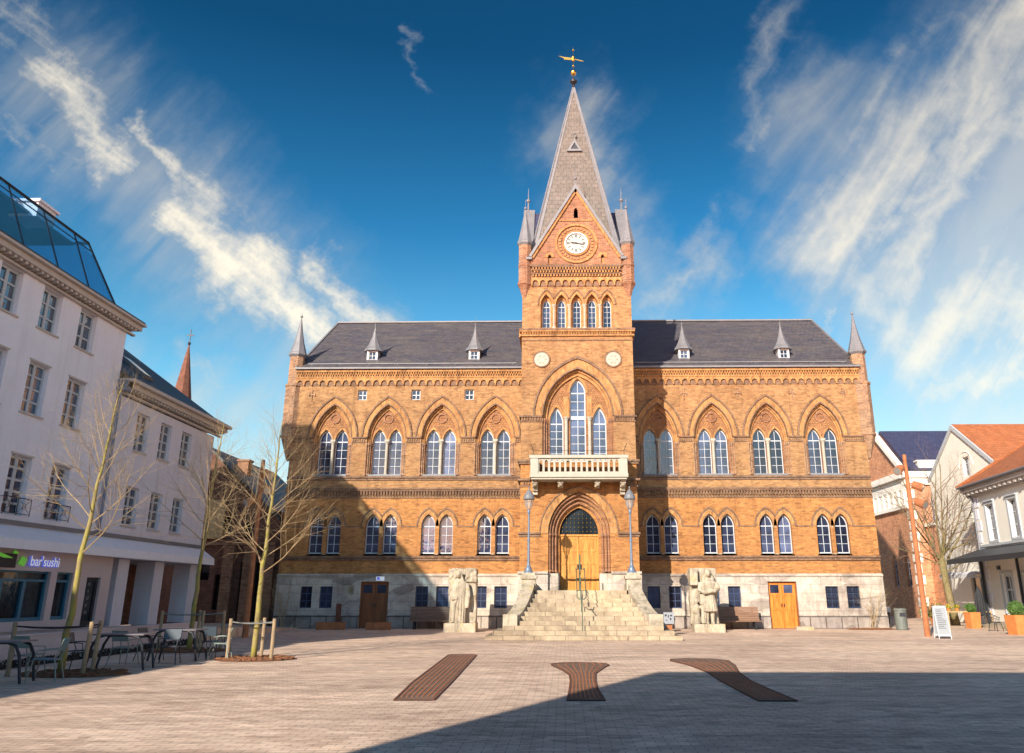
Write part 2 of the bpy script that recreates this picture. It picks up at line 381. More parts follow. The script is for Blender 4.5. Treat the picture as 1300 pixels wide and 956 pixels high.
def split_pieces(o, gap=.03):
    """one mesh of several separate pieces -> one part per piece (touching islands stay together)"""
    bm = bmesh.new(); bm.from_mesh(o.data); bm.verts.ensure_lookup_table()
    seen = [-1]*len(bm.verts); isl = []
    for v in bm.verts:
        if seen[v.index] >= 0: continue
        k = len(isl); st_ = [v]; seen[v.index] = k; lo = v.co.copy(); hi = v.co.copy()
        while st_:
            a = st_.pop()
            for i in range(3): lo[i] = min(lo[i], a.co[i]); hi[i] = max(hi[i], a.co[i])
            for e_ in a.link_edges:
                b = e_.other_vert(a)
                if seen[b.index] < 0: seen[b.index] = k; st_.append(b)
        isl.append([lo, hi])
    par = list(range(len(isl)))
    def fd_(i):
        while par[i] != i: par[i] = par[par[i]]; i = par[i]
        return i
    for i in range(len(isl)):
        for j in range(i):
            if all(isl[i][0][c] - gap < isl[j][1][c] and isl[j][0][c] - gap < isl[i][1][c] for c in range(3)): par[fd_(i)] = fd_(j)
    groups = sorted({fd_(i) for i in range(len(isl))})
    out = [o]
    for g_ in groups[1:]:
        keep = [f for f in bm.faces if fd_(seen[f.verts[0].index]) == g_]
        nb = bmesh.new(); mp_ = {}
        for f in keep:
            vs = []
            for v in f.verts:
                if v not in mp_: mp_[v] = nb.verts.new(v.co)
                vs.append(mp_[v])
            nf = nb.faces.new(vs); nf.smooth = f.smooth
        me = bpy.data.meshes.new(o.name); nb.to_mesh(me); nb.free(); me.materials.append(o.data.materials[0])
        q = bpy.data.objects.new(o.name.split('.')[0], me); COL.objects.link(q); q.parent = o.parent; q.matrix_local = o.matrix_local.copy(); out.append(q)
    g0 = groups[0]
    bmesh.ops.delete(bm, geom=[v for v in bm.verts if fd_(seen[v.index]) != g0], context='VERTS')
    bm.to_mesh(o.data); bm.free()
    return out
def smooth_angle(o, a=40):
    me = o.data
    for p in me.polygons: p.use_smooth = True
    try: me.set_sharp_from_angle(angle=R(a))
    except Exception: pass
    return o
def tag(o, label=None, cat=None, group=None, kind=None):
    if label: o['label'] = label
    if cat: o['category'] = cat
    if group: o['group'] = group
    if kind: o['kind'] = kind
    return o
def empty(name, loc, rz=0, label=None, cat=None, group=None):
    o = bpy.data.objects.new(name, None); COL.objects.link(o)
    o.location = loc; o.rotation_euler.z = rz; o.empty_display_size = .3
    return tag(o, label, cat, group)
def copy_tree(o, parent=None):
    c = o.copy(); COL.objects.link(c); c.parent = parent
    for ch in list(o.children): copy_tree(ch, c)
    return c
def place(src, loc, parent=None, used=[]):
    """first use moves the original, later uses copy it with its children"""
    if src.name not in used:
        used.append(src.name); o = src; o.parent = parent
    else: o = copy_tree(src, parent)
    o.location = loc
    return o

# pointed arch outline, counter-clockwise from bottom left
def lancet(cx, w, zb, zs, za, n=8):
    h = za-zs; Rr = (w*w+h*h)/(2*w); c = w-Rr
    pts = [(cx-w, zb), (cx+w, zb)]
    if zs > zb+1e-4: pts.append((cx+w, zs))
    a1 = atan2(h, -c)
    right = [(cx+c+Rr*cos(a1*i/n), zs+Rr*sin(a1*i/n)) for i in range(1, n+1)]
    pts += right
    left = [(2*cx-x, z) for x, z in right[:-1]][::-1]
    pts += left
    if zs > zb+1e-4: pts.append((cx-w, zs))
    return pts
def arc_only(cx, w, zs, za, n=10):
    p = lancet(cx, w, zs, zs, za, n)   # (left, right, arc..., )
    return [p[1]]+p[2:]+[p[0]]
def archband(mb, cx, wi, wo, zs, zi, zo, y0, y1, n=12):
    """band between two pointed arcs"""
    a = arc_only(cx, wi, zs, zi, n); b = arc_only(cx, wo, zs, zo, n)
    for i in range(len(a)-1):
        P = [(a[i][0], y0, a[i][1]), (b[i][0], y0, b[i][1]), (b[i+1][0], y0, b[i+1][1]), (a[i+1][0], y0, a[i+1][1])]
        Q = [(x, y1, z) for x, y, z in P]
        mb.hexa([P[0], P[1], Q[1], Q[0], P[3], P[2], Q[2], Q[3]])
    return mb
def circ(cx, cz, r, n=20): return [(cx+r*cos(2*pi*i/n), cz+r*sin(2*pi*i/n)) for i in range(n)]
def rect(x0, x1, z0, z1): return [(x0, z0), (x1, z0), (x1, z1), (x0, z1)]
def ringband(mb, cx, cz, ri, ro, y0, y1, n=28): return mb.plate(circ(cx, cz, ro, n), [circ(cx, cz, ri, n)], y0, y1)

# ================================================================== TOWN HALL
XC, D = .75, 46.8
hall = empty('town_hall', (XC, D, 0), 0, 'ochre brick Gothic revival town hall with a central spired clock tower and slate roof', 'town hall')
TY = -4.8         # tower front plane (local y)
TW = 3.0          # tower half width
BAYS = [4.77, 7.95, 11.13, 14.32]

def lancet_window(w, zb, zs, za, rows, fr=.042, name='window', mull=True, mat='frame'):
    m = MB()
    k = (za-zs)/w
    wi = w-fr*1.2
    m.plate(lancet(0, w, zb, zs, za), [lancet(0, wi, zb+fr*1.6, zs, zs+(za-zs)*wi/w)], 0, .07)
    b = fr*.36
    m.box(-wi, wi, .006, .064, zs-fr*.7, zs+fr*.7)
    if mull: m.box(-b, b, .01, .06, zb+fr, za-fr*2.2)
    for i in range(1, rows):
        z = zb+fr+(zs-zb-fr)*i/rows
        m.box(-wi, wi, .014, .056, z-b*.8, z+b*.8)
    o = m.build(name, mat)
    p = MB().sheet(lancet(0, w-.02, zb+.02, zs, za-.03), lambda x, z: (x, .04, z)).build('pane', 'glass', o)
    return o
def rect_window(w, h, cols, rows, fr=.05, name='window', mat='frame', gmat='glass', mid=False):
    m = MB()
    m.plate(rect(-w/2, w/2, 0, h), [rect(-w/2+fr, w/2-fr, fr, h-fr)], 0, .07)
    b = fr*.4
    for i in range(1, cols):
        x = -w/2+w*i/cols; bb = fr*.9 if (mid and i*2 == cols) else b
        m.box(x-bb, x+bb, .008, .062, fr, h-fr)
    for j in range(1, rows):
        z = h*j/rows; m.box(-w/2+fr, w/2-fr, .012, .058, z-b, z+b)
    o = m.build(name, mat)
    MB().quad((-w/2+.01, .045, .01), (w/2-.01, .045, .01), (w/2-.01, .045, h-.01), (-w/2+.01, .045, h-.01)).build('pane', gmat, o)
    return o
def column(mb, x, y, z0, z1, r, n=10):
    h = z1-z0
    mb.lathe([(r*1.9, 0), (r*1.9, .05), (r*1.3, .1), (r, .14), (r, h-.2), (r*1.25, h-.17), (r*1.2, h-.14), (r*1.9, h-.03), (r*1.9, h)], (x, y, z0), n)

# ---- wing walls
base_wins = {-1: [(-15.37, -14.73), (-14.29, -13.59), (-8.98, -8.28), (-7.84, -7.14), (-5.68, -5.05), (-4.63, -3.92)],
              1: [(3.81, 4.50), (4.98, 5.67), (7.05, 7.74), (8.22, 8.91), (13.54, 14.24), (14.7, 15.4)]}
doors = {-1: (-12.04, -10.48), 1: (10.42, 12.0)}
CW = 16.75
wall = MB(); wallup = MB(); rings = MB(); darks = MB(); stone = MB(); gran = MB(); lite = MB(); whites = MB(); latt = MB(); shafts = MB(); tymp = MB()
for sg in (-1, 1):
    xa, xb = sorted((sg*TW, sg*CW))
    holes = []
    for b in BAYS:
        for o in (-.505, .505): holes.append(lancet(sg*b+o, .39, 3.9, 5.46, 6.13))
    wall.plate(rect(xa, xb, 2.85, 7.05), holes, 0, .34)
    holes = []
    for b in BAYS: holes.append(lancet(sg*b, 1.14, 8.30, 10.43, 12.62, 12))
    if sg < 0:
        for x in (-12.74, -9.54, -6.36): holes.append(rect(x-.27, x+.27, 12.8, 13.42))
    wallup.plate(rect(xa, xb, 7.05, 14.6), holes, 0, .16)
    for b in BAYS:
        cx = sg*b
        # stepped orders of the big arch
        lite.plate(lancet(cx, 1.2, 8.29, 10.43, 12.72, 12), [lancet(cx, 1.03, 8.3, 10.43, 12.42, 12)], .12, .22)
        lite.plate(lancet(cx, 1.1, 8.28, 10.43, 12.55, 12), [lancet(cx, .95, 8.31, 10.43, 12.25, 12)], .20, .30)
        tymp.plate(lancet(cx, 1.0, 8.27, 10.43, 12.35, 12), [lancet(cx-.475, .385, 8.4, 10.36, 11.08), lancet(cx+.475, .385, 8.4, 10.36, 11.08)], .29, .50)
        # archivolt and label
        archband(lite, cx, 1.15, 1.40, 10.56, 12.6, 12.93, -.035, .1)
        archband(darks, cx, 1.405, 1.49, 10.56, 12.94, 13.06, -.10, .1)
        archband(darks, cx, 1.10, 1.15, 10.56, 12.5, 12.6, -.06, .1)
        for o in (-.475, .475): archband(lite, cx+o, .386, .47, 10.36, 11.08, 11.22, .265, .4, 7)
        # lattice on the tympanum + roundel
        for dx in range(-5, 6):
            for dz in range(0, 9):
                px, pz = cx+dx*.16+(.08 if dz % 2 else 0), 11.02+dz*.125
                w_at = .86*(1-((pz-10.43)/1.80)**1.7) if pz < 12.2 else 0
                dl = min(hypot(px-cx-.475, (pz-10.5)*.85), hypot(px-cx+.475, (pz-10.5)*.85))
                if abs(px-cx) < w_at and dl > .58 and hypot(px-cx, pz-11.72) > .30:
                    latt.hexa([(px-.055, .27, pz), (px, .27, pz-.045), (px, .31, pz-.045), (px-.055, .31, pz),
                               (px, .27, pz+.045), (px+.055, .27, pz), (px+.055, .31, pz), (px, .31, pz+.045)])
        ringband(rings, cx, 11.72, .22, .30, .22, .3, 18)
        # jamb shafts
        for s2 in (-1, 1):
            for k, (dx, yy) in enumerate(((1.16, .03), (1.05, .11), (.97, .2))):
                shafts.lathe([(.075, 0), (.075, .08), (.045, .12), (.045, 1.7), (.08, 1.8), (.08, 1.9)], (cx+s2*dx, yy, 8.34), 8)
        column(whites, cx, .22, 8.33, 10.36, .085)
        whites.box(cx-.14, cx+.14, .12, .42, 10.36, 10.46)
        # lower windows: label pair
        for o in (-.505, .505):
            archband(lite, cx+o, .392, .60, 5.48, 6.14, 6.40, -.02, .1, 8)
        # outer labels (only outer halves meet in the middle)
        for o, s2 in ((-.505, -1), (.505, 1)):
            a = arc_only(cx+o, .60, 5.48, 6.41, 10); b2 = arc_only(cx+o, .67, 5.48, 6.52, 10)
            for i in range(len(a)-1):
                if (b2[i][0]-cx)*s2 < -.02 or (a[i+1][0]-cx)*s2 < -.02: continue
                P = [(a[i][0], -.06, a[i][1]), (b2[i][0], -.06, b2[i][1]), (b2[i+1][0], -.06, b2[i+1][1]), (a[i+1][0], -.06, a[i+1][1])]
                Q = [(x, .1, z) for x, y, z in P]
                darks.hexa([P[0], P[1], Q[1], Q[0], P[3], P[2], Q[2], Q[3]])
        column(whites, cx, .13, 3.9, 5.42, .075)
        whites.box(cx-.125, cx+.125, .02, .32, 5.42, 5.52)
    # string courses between bays
    edges = [sg*TW]+[sg*b for b in BAYS]+[sg*CW]
    for b0, b1 in zip(edges[:-1], edges[1:]):
        lo, hi = sorted((b0, b1))
        l2 = lo+(1.16 if abs(lo) != TW and abs(lo) != CW else 0); h2 = hi-(1.16 if abs(hi) != TW and abs(hi) != CW else 0)
        darks.box(l2, h2, -.09, .1, 10.50, 10.58); darks.box(l2, h2, -.05, .1, 10.24, 10.30)
        x = l2+.05
        while x < h2-.05:
            darks.box(x, x+.06, -.05, .1, 10.33, 10.47); x += .13
        l3 = lo+(1.11 if abs(lo) != TW and abs(lo) != CW else 0); h3 = hi-(1.11 if abs(hi) != TW and abs(hi) != CW else 0)
        darks.box(l3, h3, -.035, .1, 5.41, 5.48)
    # sill, dentil cornice, lower sill
    darks.box(xa, xb, -.12, .12, 8.17, 8.28); darks.box(xa, xb, -.06, .12, 8.05, 8.16)
    darks.box(xa, xb, -.20, .1, 7.50, 7.60); darks.box(xa, xb, -.15, .1, 7.42, 7.495); darks.box(xa, xb, -.04, .1, 7.02, 7.09)
    darks.box(xa, xb, -.16, .1, 3.72, 3.83); darks.box(xa, xb, -.09, .1, 3.58, 3.71)
    x = xa+.04
    while x < xb-.1:
        darks.box(x, x+.085, -.13, .1, 7.2, 7.41); darks.box(x+.08, x+.14, -.07, .1, 7.12, 7.19); x += .165
    # top cornice : dentil rows
    for (z0, z1, pr, ph) in ((14.22, 14.32, .14, 0), (14.36, 14.47, .18, .07)):
        x = xa+.03+ph
        while x < xb-.08:
            lite.box(x, x+.08, -pr, .1, z0, z1); x += .15
    darks.box(xa, xb, -.02, .1, 13.66, 14.13); darks.box(xa, xb, -.06, .1, 14.212, 14.474)  # dark backing strips paint in the shade between corbels and dentils
    lite.box(xa, xb, -.16, .1, 14.325, 14.355); lite.box(xa, xb, -.22, .1, 14.475, 14.60)
    lite.box(xa, xb, -.15, .1, 14.135, 14.21)
    # corbel arch table
    pit = .4583; nA = int(round((xb-xa)/pit)); pit = (xb-xa)/nA
    poly = [(xa, 14.13)]; 
    top = [(xb, 14.13)]
    bot = []
    for i in range(nA):
        x0 = xa+i*pit
        bot += [(x0, 13.68), (x0+.05, 13.68), (x0+.07, 13.78)]
        cxx = x0+pit/2+.01; r = pit/2-.06
        for k in range(7):
            a = pi-pi*k/6; bot.append((cxx+r*cos(a), 13.82+r*1.0*sin(a)))
        bot += [(x0+pit-.03, 13.78)]
    bot.append((xb, 13.68))
    lite.plate([(xa, 14.13)]+bot+[(xb, 14.13)], [], -.12, .05)
    # stone base
    h = [rect(a, b, 1.05, 2.2) for a, b in base_wins[sg]]
    d0, d1 = doors[sg]
    stone.plate([(xa, .68), (d0, .68), (d0, 2.45), (d1, 2.45), (d1, .68), (xb, .68), (xb, 2.72), (xa, 2.72)], h, -.12, .3)
    stone.box(xa, xb, -.19, .1, 2.72, 2.82); stone.box(xa, xb, -.12, .1, 2.82, 2.87)
    for a, b in ((xa, d0), (d1, xb)): gran.box(a, b, -.22, .1, -.4, .68)
    # side wall + gable
    sx = sg*CW
    wallup.plate([(.17, 2.8), (15.4, 2.8), (15.4, 14.5), (7.7, 19.9), (.17, 14.62)], [], 0, .3, lambda x, y, z, sx=sx, sg=sg: (sx+sg*.0-sg*y, x, z))
    stone.box(min(sx, sx-sg*.3)-(0 if sg < 0 else -.0), max(sx, sx-sg*.3), .3, 15.4, -.4, 2.8)
    # anchors
    xs_a = [6.36, 9.54, 12.74, 15.72] if sg > 0 else [-15.75]
    for ax in xs_a:
        shafts.box(ax-.025, ax+.025, -.06, 0, 12.75, 13.45); shafts.box(ax-.17, ax+.17, -.055, 0, 13.12, 13.17)
        for q in (-.17, .17): shafts.box(ax+q-.035, ax+q+.035, -.06, 0, 13.05, 13.24)
        shafts.box(ax-.07, ax+.07, -.05, 0, 13.38, 13.42)
wallup.plate(rect(-CW, CW, 0, 14.5), [], 15.4, 15.7)
wall.build('lower_wall', 'brick', hall); wallup.build('upper_wall', 'brick_up', hall); darks.build('string_course', 'brick_dark', hall)
lite.build('arch_moulding', 'brick_lite', hall); latt.build('tympanum_lattice', 'brick_lite', hall); tymp.build('tympanum', 'brick_tymp', hall); rings.build('tympanum_roundel', 'brick_red', hall)
stone.build('stone_base', 'stone', hall); gran.build('granite_plinth', 'granite', hall); whites.build('window_column', 'white_stone', hall); shafts.build('jamb_shaft', 'brick_spot', hall)

# windows of the wings
wu = lancet_window(.385, 8.4, 10.36, 11.08, 4); wl = lancet_window(.39, 3.96, 5.46, 6.13, 3)
for sg in (-1, 1):
    for b in BAYS:
        for o in (-.475, .475): place(wu, (sg*b+o, .47, 0), hall)
        for o in (-.505, .505): place(wl, (sg*b+o, .24, 0), hall)
ws = rect_window(.54, .62, 2, 2, .06)
for x in (-12.74, -9.54, -6.36): place(ws, (x, .12, 12.8), hall)
wbb = rect_window(.69, 1.15, 2, 3, .055, mat='frame_blue')
for sg in (-1, 1):
    for a, b in base_wins[sg]: place(wbb, ((a+b)/2, .0, 1.05), hall)
bars = MB()
for a, b in base_wins[1][4:]:
    for i in range(6):
        x = a+.06+(b-a-.12)*i/5; bars.tube([(x, -.06, 1.07), (x, -.06, 2.18)], .012, 5)
    for z in (1.3, 1.6, 1.9): bars.box(a, b, -.065, -.055, z, z+.02)
bars.build('window_grille', 'iron', hall)
sillm = MB()
for sg in (-1, 1):
    for b in BAYS:
        sillm.box(sg*b-.97, sg*b+.97, -.02, .30, 8.29, 8.39); sillm.box(sg*b-.95, sg*b+.95, .0, .25, 3.84, 3.9)
sillm.build('window_sill', 'lead', hall)
# basement doors
def plank_door(w, h, mat, name='door', lights=2):
    m = MB(); n = 2
    for k in range(n):
        x0 = -w/2+k*w/n+.008; x1 = -w/2+(k+1)*w/n-.008
        hl = [rect(x0+.08, x1-.08, .12, h*.38), rect(x0+.08, x1-.08, h*.44, h*.70)]
        if lights: hl.append(rect(x0+.10, x1-.16, h*.76, h*.94))
        m.plate(rect(x0, x1, 0, h), hl, 0, .06)
        m.box(x0+.08, x1-.08, .025, .05, .12, h*.38); m.box(x0+.08, x1-.08, .025, .05, h*.44, h*.70)
        for j in range(1, 4):
            xx = x0+.08+(x1-x0-.16)*j/4; m.box(xx-.008, xx+.008, .012, .03, .12, h*.70)
    o = m.build(name, mat)
    MB().box(-.09, -.05, -.05, 0, h*.46, h*.53).box(.05, .09, -.05, 0, h*.46, h*.53).build('handle', 'iron', o)
    if lights:
        g = MB()
        for k in range(n):
            x0 = -w/2+k*w/n+.008; x1 = -w/2+(k+1)*w/n-.008
            g.box(x0+.10, x1-.16, .03, .045, h*.76, h*.94)
        split_pieces(g.build('pane', 'glass', o))
    return o
dl = plank_door(1.56, 2.40, 'wood_brown'); dl.parent = hall; dl.location = (-11.26, .08, .02); tag(dl, 'dark brown panelled door')
dr = plank_door(1.5, 2.40, 'wood_door2'); dr.parent = hall; dr.location = (11.21, .08, .02); tag(dr, 'bright orange varnished door')
df = MB()
for (a, b) in doors.values():
    df.box(a-.001, a+.06, -.02, .1, 0, 2.45); df.box(b-.06, b+.001, -.02, .1, 0, 2.45); df.box(a+.06, b-.06, -.02, .1, 2.40, 2.45)
df.build('door_frame', 'wood_brown', hall)
# plaques
MB().box(-14.2+1.35, -12.5+.1, -.15, -.12, 1.75, 2.25).build('relief_plaque', 'cstone', hall)
pq = MB().box(-11.2, -10.75, -.165, -.12, 2.5, 2.72).build('wall_plaque', 'signwhite', hall)
MB().box(-11.15, -11.0, -.172, -.166, 2.53, 2.69).build('plaque_panel', 'signblue', pq)

# corner turrets
for sg in (-1, 1):
    cx = sg*17.0 - sg*.08
    cy = .28
    t = MB()
    t.lathe([(.02, 9.2), (.12, 9.3), (.30, 9.9), (.50, 10.55), (.56, 10.6), (.56, 10.68), (.52, 10.75), (.52, 13.62), (.57, 13.66), (.57, 13.78), (.44, 13.86), (.43, 15.55)], (cx, cy, 0), 8, rot=pi/8)
    tb = t.build('corner_turret', 'brick_spot', hall)
    c = MB(); c.lathe([(.43, 15.5), (.56, 15.64), (.56, 15.72), (.50, 15.80), (.30, 16.5), (.16, 17.2), (.05, 17.95), (.02, 18.1)], (cx, cy, 0), 8, rot=pi/8)
    c.ball((cx, cy, 18.17), .085, 8); c.tube([(cx, cy, 18.1), (cx, cy, 18.45)], .012, 5)
    c.build('turret_cap', 'lead', tb)

# ---- main roof
rf = MB()
pit = math.tan(R(34.2))
ez, rz = 14.72, 14.72+7.95*pit
rl = MB()
for sg in (-1, 1):
    xa, xb = sorted((sg*(TW-.0), sg*(CW+.05)))
    P = [(xa, -.22, 14.62), (xb, -.22, 14.62), (xb, 7.7, rz), (xa, 7.7, rz)]
    rf.hexa([P[0], P[1], P[2], P[3]] + [(x, y, z+.12) for x, y, z in P])
    P = [(xa, 7.7, rz), (xb, 7.7, rz), (xb, 15.7, 14.6), (xa, 15.7, 14.6)]
    rf.hexa([P[0], P[1], P[2], P[3]] + [(x, y, z+.12) for x, y, z in P])
    rl.box(xa, xb, 7.55, 7.85, rz+.10, rz+.2)
    rl.box(xa, xb, -.36, -.2, 14.64, 14.74)
    rl.box(xa+.6, xb-.6, .18, .21, 15.08, 15.13)
    for i in range(8): 
        xx = xa+.8+i*(xb-xa-1.6)/7; rl.box(xx-.015, xx+.015, .18, .26, 14.96, 15.1)
    # verge strips
    sx = sg*(CW+.06)
    rl.hexa([(sx-.06, -.2, 14.70), (sx+.06, -.2, 14.70), (sx+.06, 7.7, rz+.08), (sx-.06, 7.7, rz+.08), (sx-.06, -.2, 14.82), (sx+.06, -.2, 14.82), (sx+.06, 7.7, rz+.2), (sx-.06, 7.7, rz+.2)])
rf.box(-TW, TW, 1.3, 14, 14.6, 14.9)
rfo = rf.build('roof', 'slate', hall)
rl.build('roof_flashing', 'lead', hall)
# roof dormers
def roof_dormer():
    m = MB().plate(rect(-.33, .33, 15.45, 16.2), [rect(-.23, .23, 15.58, 16.1)], 0, .12)
    m.box(-.33, -.27, .12, 1.2, 15.45, 16.2).box(.27, .33, .12, 1.2, 15.45, 16.2).box(-.40, .40, -.06, .05, 15.40, 15.46)
    o = m.build('roof_dormer', 'frame')
    c = MB().lathe([(.33, 16.15), (.60, 16.16), (.57, 16.26), (.43, 16.45), (.29, 16.75), (.17, 17.1), (.07, 17.55), (.02, 17.85)], (0, .33, 0), 8, rot=pi/8)
    c.hexa([(-.4, .3, 16.16), (.4, .3, 16.16), (.4, 1.9, 16.35), (-.4, 1.9, 16.35), (-.03, .3, 16.7), (.03, .3, 16.7), (.03, 2.4, 16.7), (-.03, 2.4, 16.7)])
    c.ball((0, .33, 17.9), .06, 8).tube([(0, .33, 17.85), (0, .33, 18.4)], .01, 5)
    c.build('dormer_cap', 'lead', o)
    w = rect_window(.46, .52, 2, 2, .04); w.parent = o; w.location = (0, .04, 15.58)
    return o
rd = roof_dormer()
for x in (-12.55, -6.25, 6.65, 12.75): place(rd, (x, .98, 0), hall)

# ================================================================== TOWER
tw = MB(); twu = MB(); tl = MB(); td = MB(); ts = MB(); tws = MB(); tlat = MB(); tsh = MB(); ttm = MB()
y = TY
# lower front wall with the portal
tw.plate(rect(-TW, TW, 2.85, 7.95), [lancet(0, 1.56, 2.855, 4.72, 6.82, 14)], y, y+.22)
tw.plate(rect(-TW, TW, 7.95, 8.3), [], y, y+.22)
twu.plate(rect(-TW, TW, 8.3, 15.2), [lancet(0, 1.88, 8.31, 10.78, 13.42, 14)], y, y+.18)
for i, (w, a) in enumerate(((1.44, 6.62), (1.30, 6.43), (1.14, 6.22))):
    tl.plate(lancet(0, w+.16, 1.9, 4.72, a+.24, 14), [lancet(0, w, 1.91, 4.72, a, 14)], y+.2+i*.17, y+.39+i*.17)
    for s2 in (-1, 1):
        tsh.lathe([(.1, 0), (.1, .1), (.06, .16), (.06, 1.75), (.1, 1.85), (.1, 1.93)], (s2*(w+.06), y+.16+i*.17, 2.8), 10)
    n = 18; a_ = arc_only(0, w+.05, 4.74, a+.06, n)
    tsh.tube([(p[0], y+.17+i*.17, p[1]) for p in a_], .05, 7)
tw.plate(lancet(0, 1.25, 1.9, 4.72, 6.36, 14), [lancet(0, 1.0, 1.91, 4.72, 6.06, 14)], y+.7, y+.95)
archband(tl, 0, 1.57, 1.96, 4.72, 6.84, 7.05, y-.02, y+.1)
archband(td, 0, 1.965, 2.02, 4.72, 7.055, 7.13, y-.06, y+.1)
# stone base of the tower
for sg in (-1, 1):
    a, b = sorted((sg*1.58, sg*(TW+.08)))
    ts.box(a, b, y-.12, y+.5, 0, 2.74); ts.box(a-.0, b+.0, y-.2, y+.3, 2.74, 2.86)
    a, b = sorted((sg*1.0, sg*1.62)); ts.box(a, b, y+.1, y+.85, 0, 2.78)
    # side walls of the tower
    x0, x1 = sorted((sg*(TW-.3), sg*TW))
    tw.box(x0, x1, y+.22, 1.2, 2.85, 8.3); twu.box(x0, x1, y+.2, 1.2, 8.3, 19.8); ts.box(x0-(.12 if sg < 0 else 0), x1+(.12 if sg > 0 else 0), y+.5, 0, 0, 2.78)
    # string pieces left and right on the front (butt against the openings)
    for (z0, z1, pr, inner) in ((4.55, 4.64, .05, 1.97), (4.68, 4.77, .09, 1.97), (8.33, 8.44, .16, 2.46), (8.22, 8.325, .1, 2.46), (7.36, 7.47, .16, 2.5), (7.05, 7.12, .05, 2.5),
                                (10.70, 10.79, .10, 1.9), (10.45, 10.51, .05, 1.9)):
        a, b = sorted((sg*inner, sg*TW)); 
        a2, b2 = sorted((sg*inner, sg*(TW+pr)))
        td.box(a2, b2, y-pr, y+.1, z0, z1)
        xx0, xx1 = sorted((sg*TW, sg*(TW+pr))); td.box(xx0, xx1, y+.1, -.0, z0, z1)
    for (z0, z1, inner) in ((7.15, 7.33, 2.5), (10.53, 10.68, 1.9)):
        x = inner+.05
        while x < TW-.05:
            td.box(sg*x-.035, sg*x+.035, y-.07, y+.1, z0, z1); x += .14
td_win = None
# belt cornices
td.box(-TW-.16, TW+.16, y-.16, y+.1, 15.50, 15.60)
tl.box(-TW-.10, TW+.10, y-.10, y+.1, 15.18, 15.26); tl.box(-TW-.14, TW+.14, y-.14, y+.1, 15.42, 15.495)
x = -TW
while x < TW-.05:
    tl.box(x, x+.07, y-.11, y+.1, 15.28, 15.40); x += .14
td.box(-TW-.04, TW+.04, y-.04, y+.1, 14.92, 14.98)
for sg in (-1, 1):
    x0, x1 = sorted((sg*TW, sg*(TW+.16))); td.box(x0, x1, y+.1, 1.2, 15.50, 15.60); tl.box(x0, x1-(.03 if sg > 0 else 0), y+.1, 1.2, 15.18, 15.49)
# big window bay of the tower
tl.plate(lancet(0, 1.95, 8.29, 10.78, 13.52, 14), [lancet(0, 1.74, 8.3, 10.78, 13.22, 14)], y+.14, y+.27)
tl.plate(lancet(0, 1.82, 8.28, 10.78, 13.32, 14), [lancet(0, 1.62, 8.3, 10.78, 13.02, 14)], y+.25, y+.38)
ttm.plate(lancet(0, 1.7, 8.27, 10.78, 13.12, 14), [lancet(0, .42, 8.4, 12.1, 12.86), lancet(-1.14, .37, 8.4, 10.42, 11.32), lancet(1.14, .37, 8.4, 10.42, 11.32)], y+.37, y+.6)
archband(tl, 0, 1.89, 2.28, 10.79, 13.44, 13.88, y-.04, y+.1)
archband(td, 0, 2.285, 2.38, 10.79, 13.89, 14.04, y-.12, y+.1)
archband(td, 0, 1.84, 1.89, 10.79, 13.34, 13.44, y-.07, y+.1)
archband(tl, 0, .425, .55, 12.1, 12.87, 13.05, y+.33, y+.5, 7)
for s2 in (-1, 1):
    archband(tl, s2*1.14, .375, .49, 10.42, 11.33, 11.5, y+.33, y+.5, 7)
    for dx, yy in ((1.9, .05), (1.77, .15), (1.66, .27)): tsh.lathe([(.08, 0), (.08, .1), (.05, .15), (.05, 1.95), (.09, 2.1), (.09, 2.2)], (s2*dx, y+yy, 8.45), 8)
    column(tws, s2*.62, y+.28, 8.4, 10.75, .09)
    tl.plate(rect(s2*.62-.14, s2*.62+.14, 10.75, 11.9), [], y+.32, y+.4)
    for dz in range(0, 18):
        for dx in range(0, 8):
            px, pz = .62+dx*.13+(.065 if dz % 2 else 0), 10.95+dz*.115
            lim = 1.55*(1-((pz-10.78)/2.4)**1.75) if pz < 13.1 else 0
            if px < lim and hypot(px-1.14, (pz-10.42)*.62) > .56 and px > .78-max(0, (pz-12.0))*.6:
                X = s2*px
                tlat.hexa([(X-.045, y+.345, pz), (X, y+.345, pz-.045), (X, y+.38, pz-.045), (X-.045, y+.38, pz),
                           (X, y+.345, pz+.045), (X+.045, y+.345, pz), (X+.045, y+.38, pz), (X, y+.38, pz+.045)])
    # roundels
    ringband(td, s2*1.93, 13.88, .40, .47, y-.06, y+.1)
    tws.plate(circ(s2*1.93, 13.88, .40, 24), [], y-.03, y+.1)
    for k in range(6):
        a = k*pi/3; tws.ball((s2*1.93+.2*cos(a), y-.03, 13.88+.2*sin(a)), .07, 6, sy=.5)
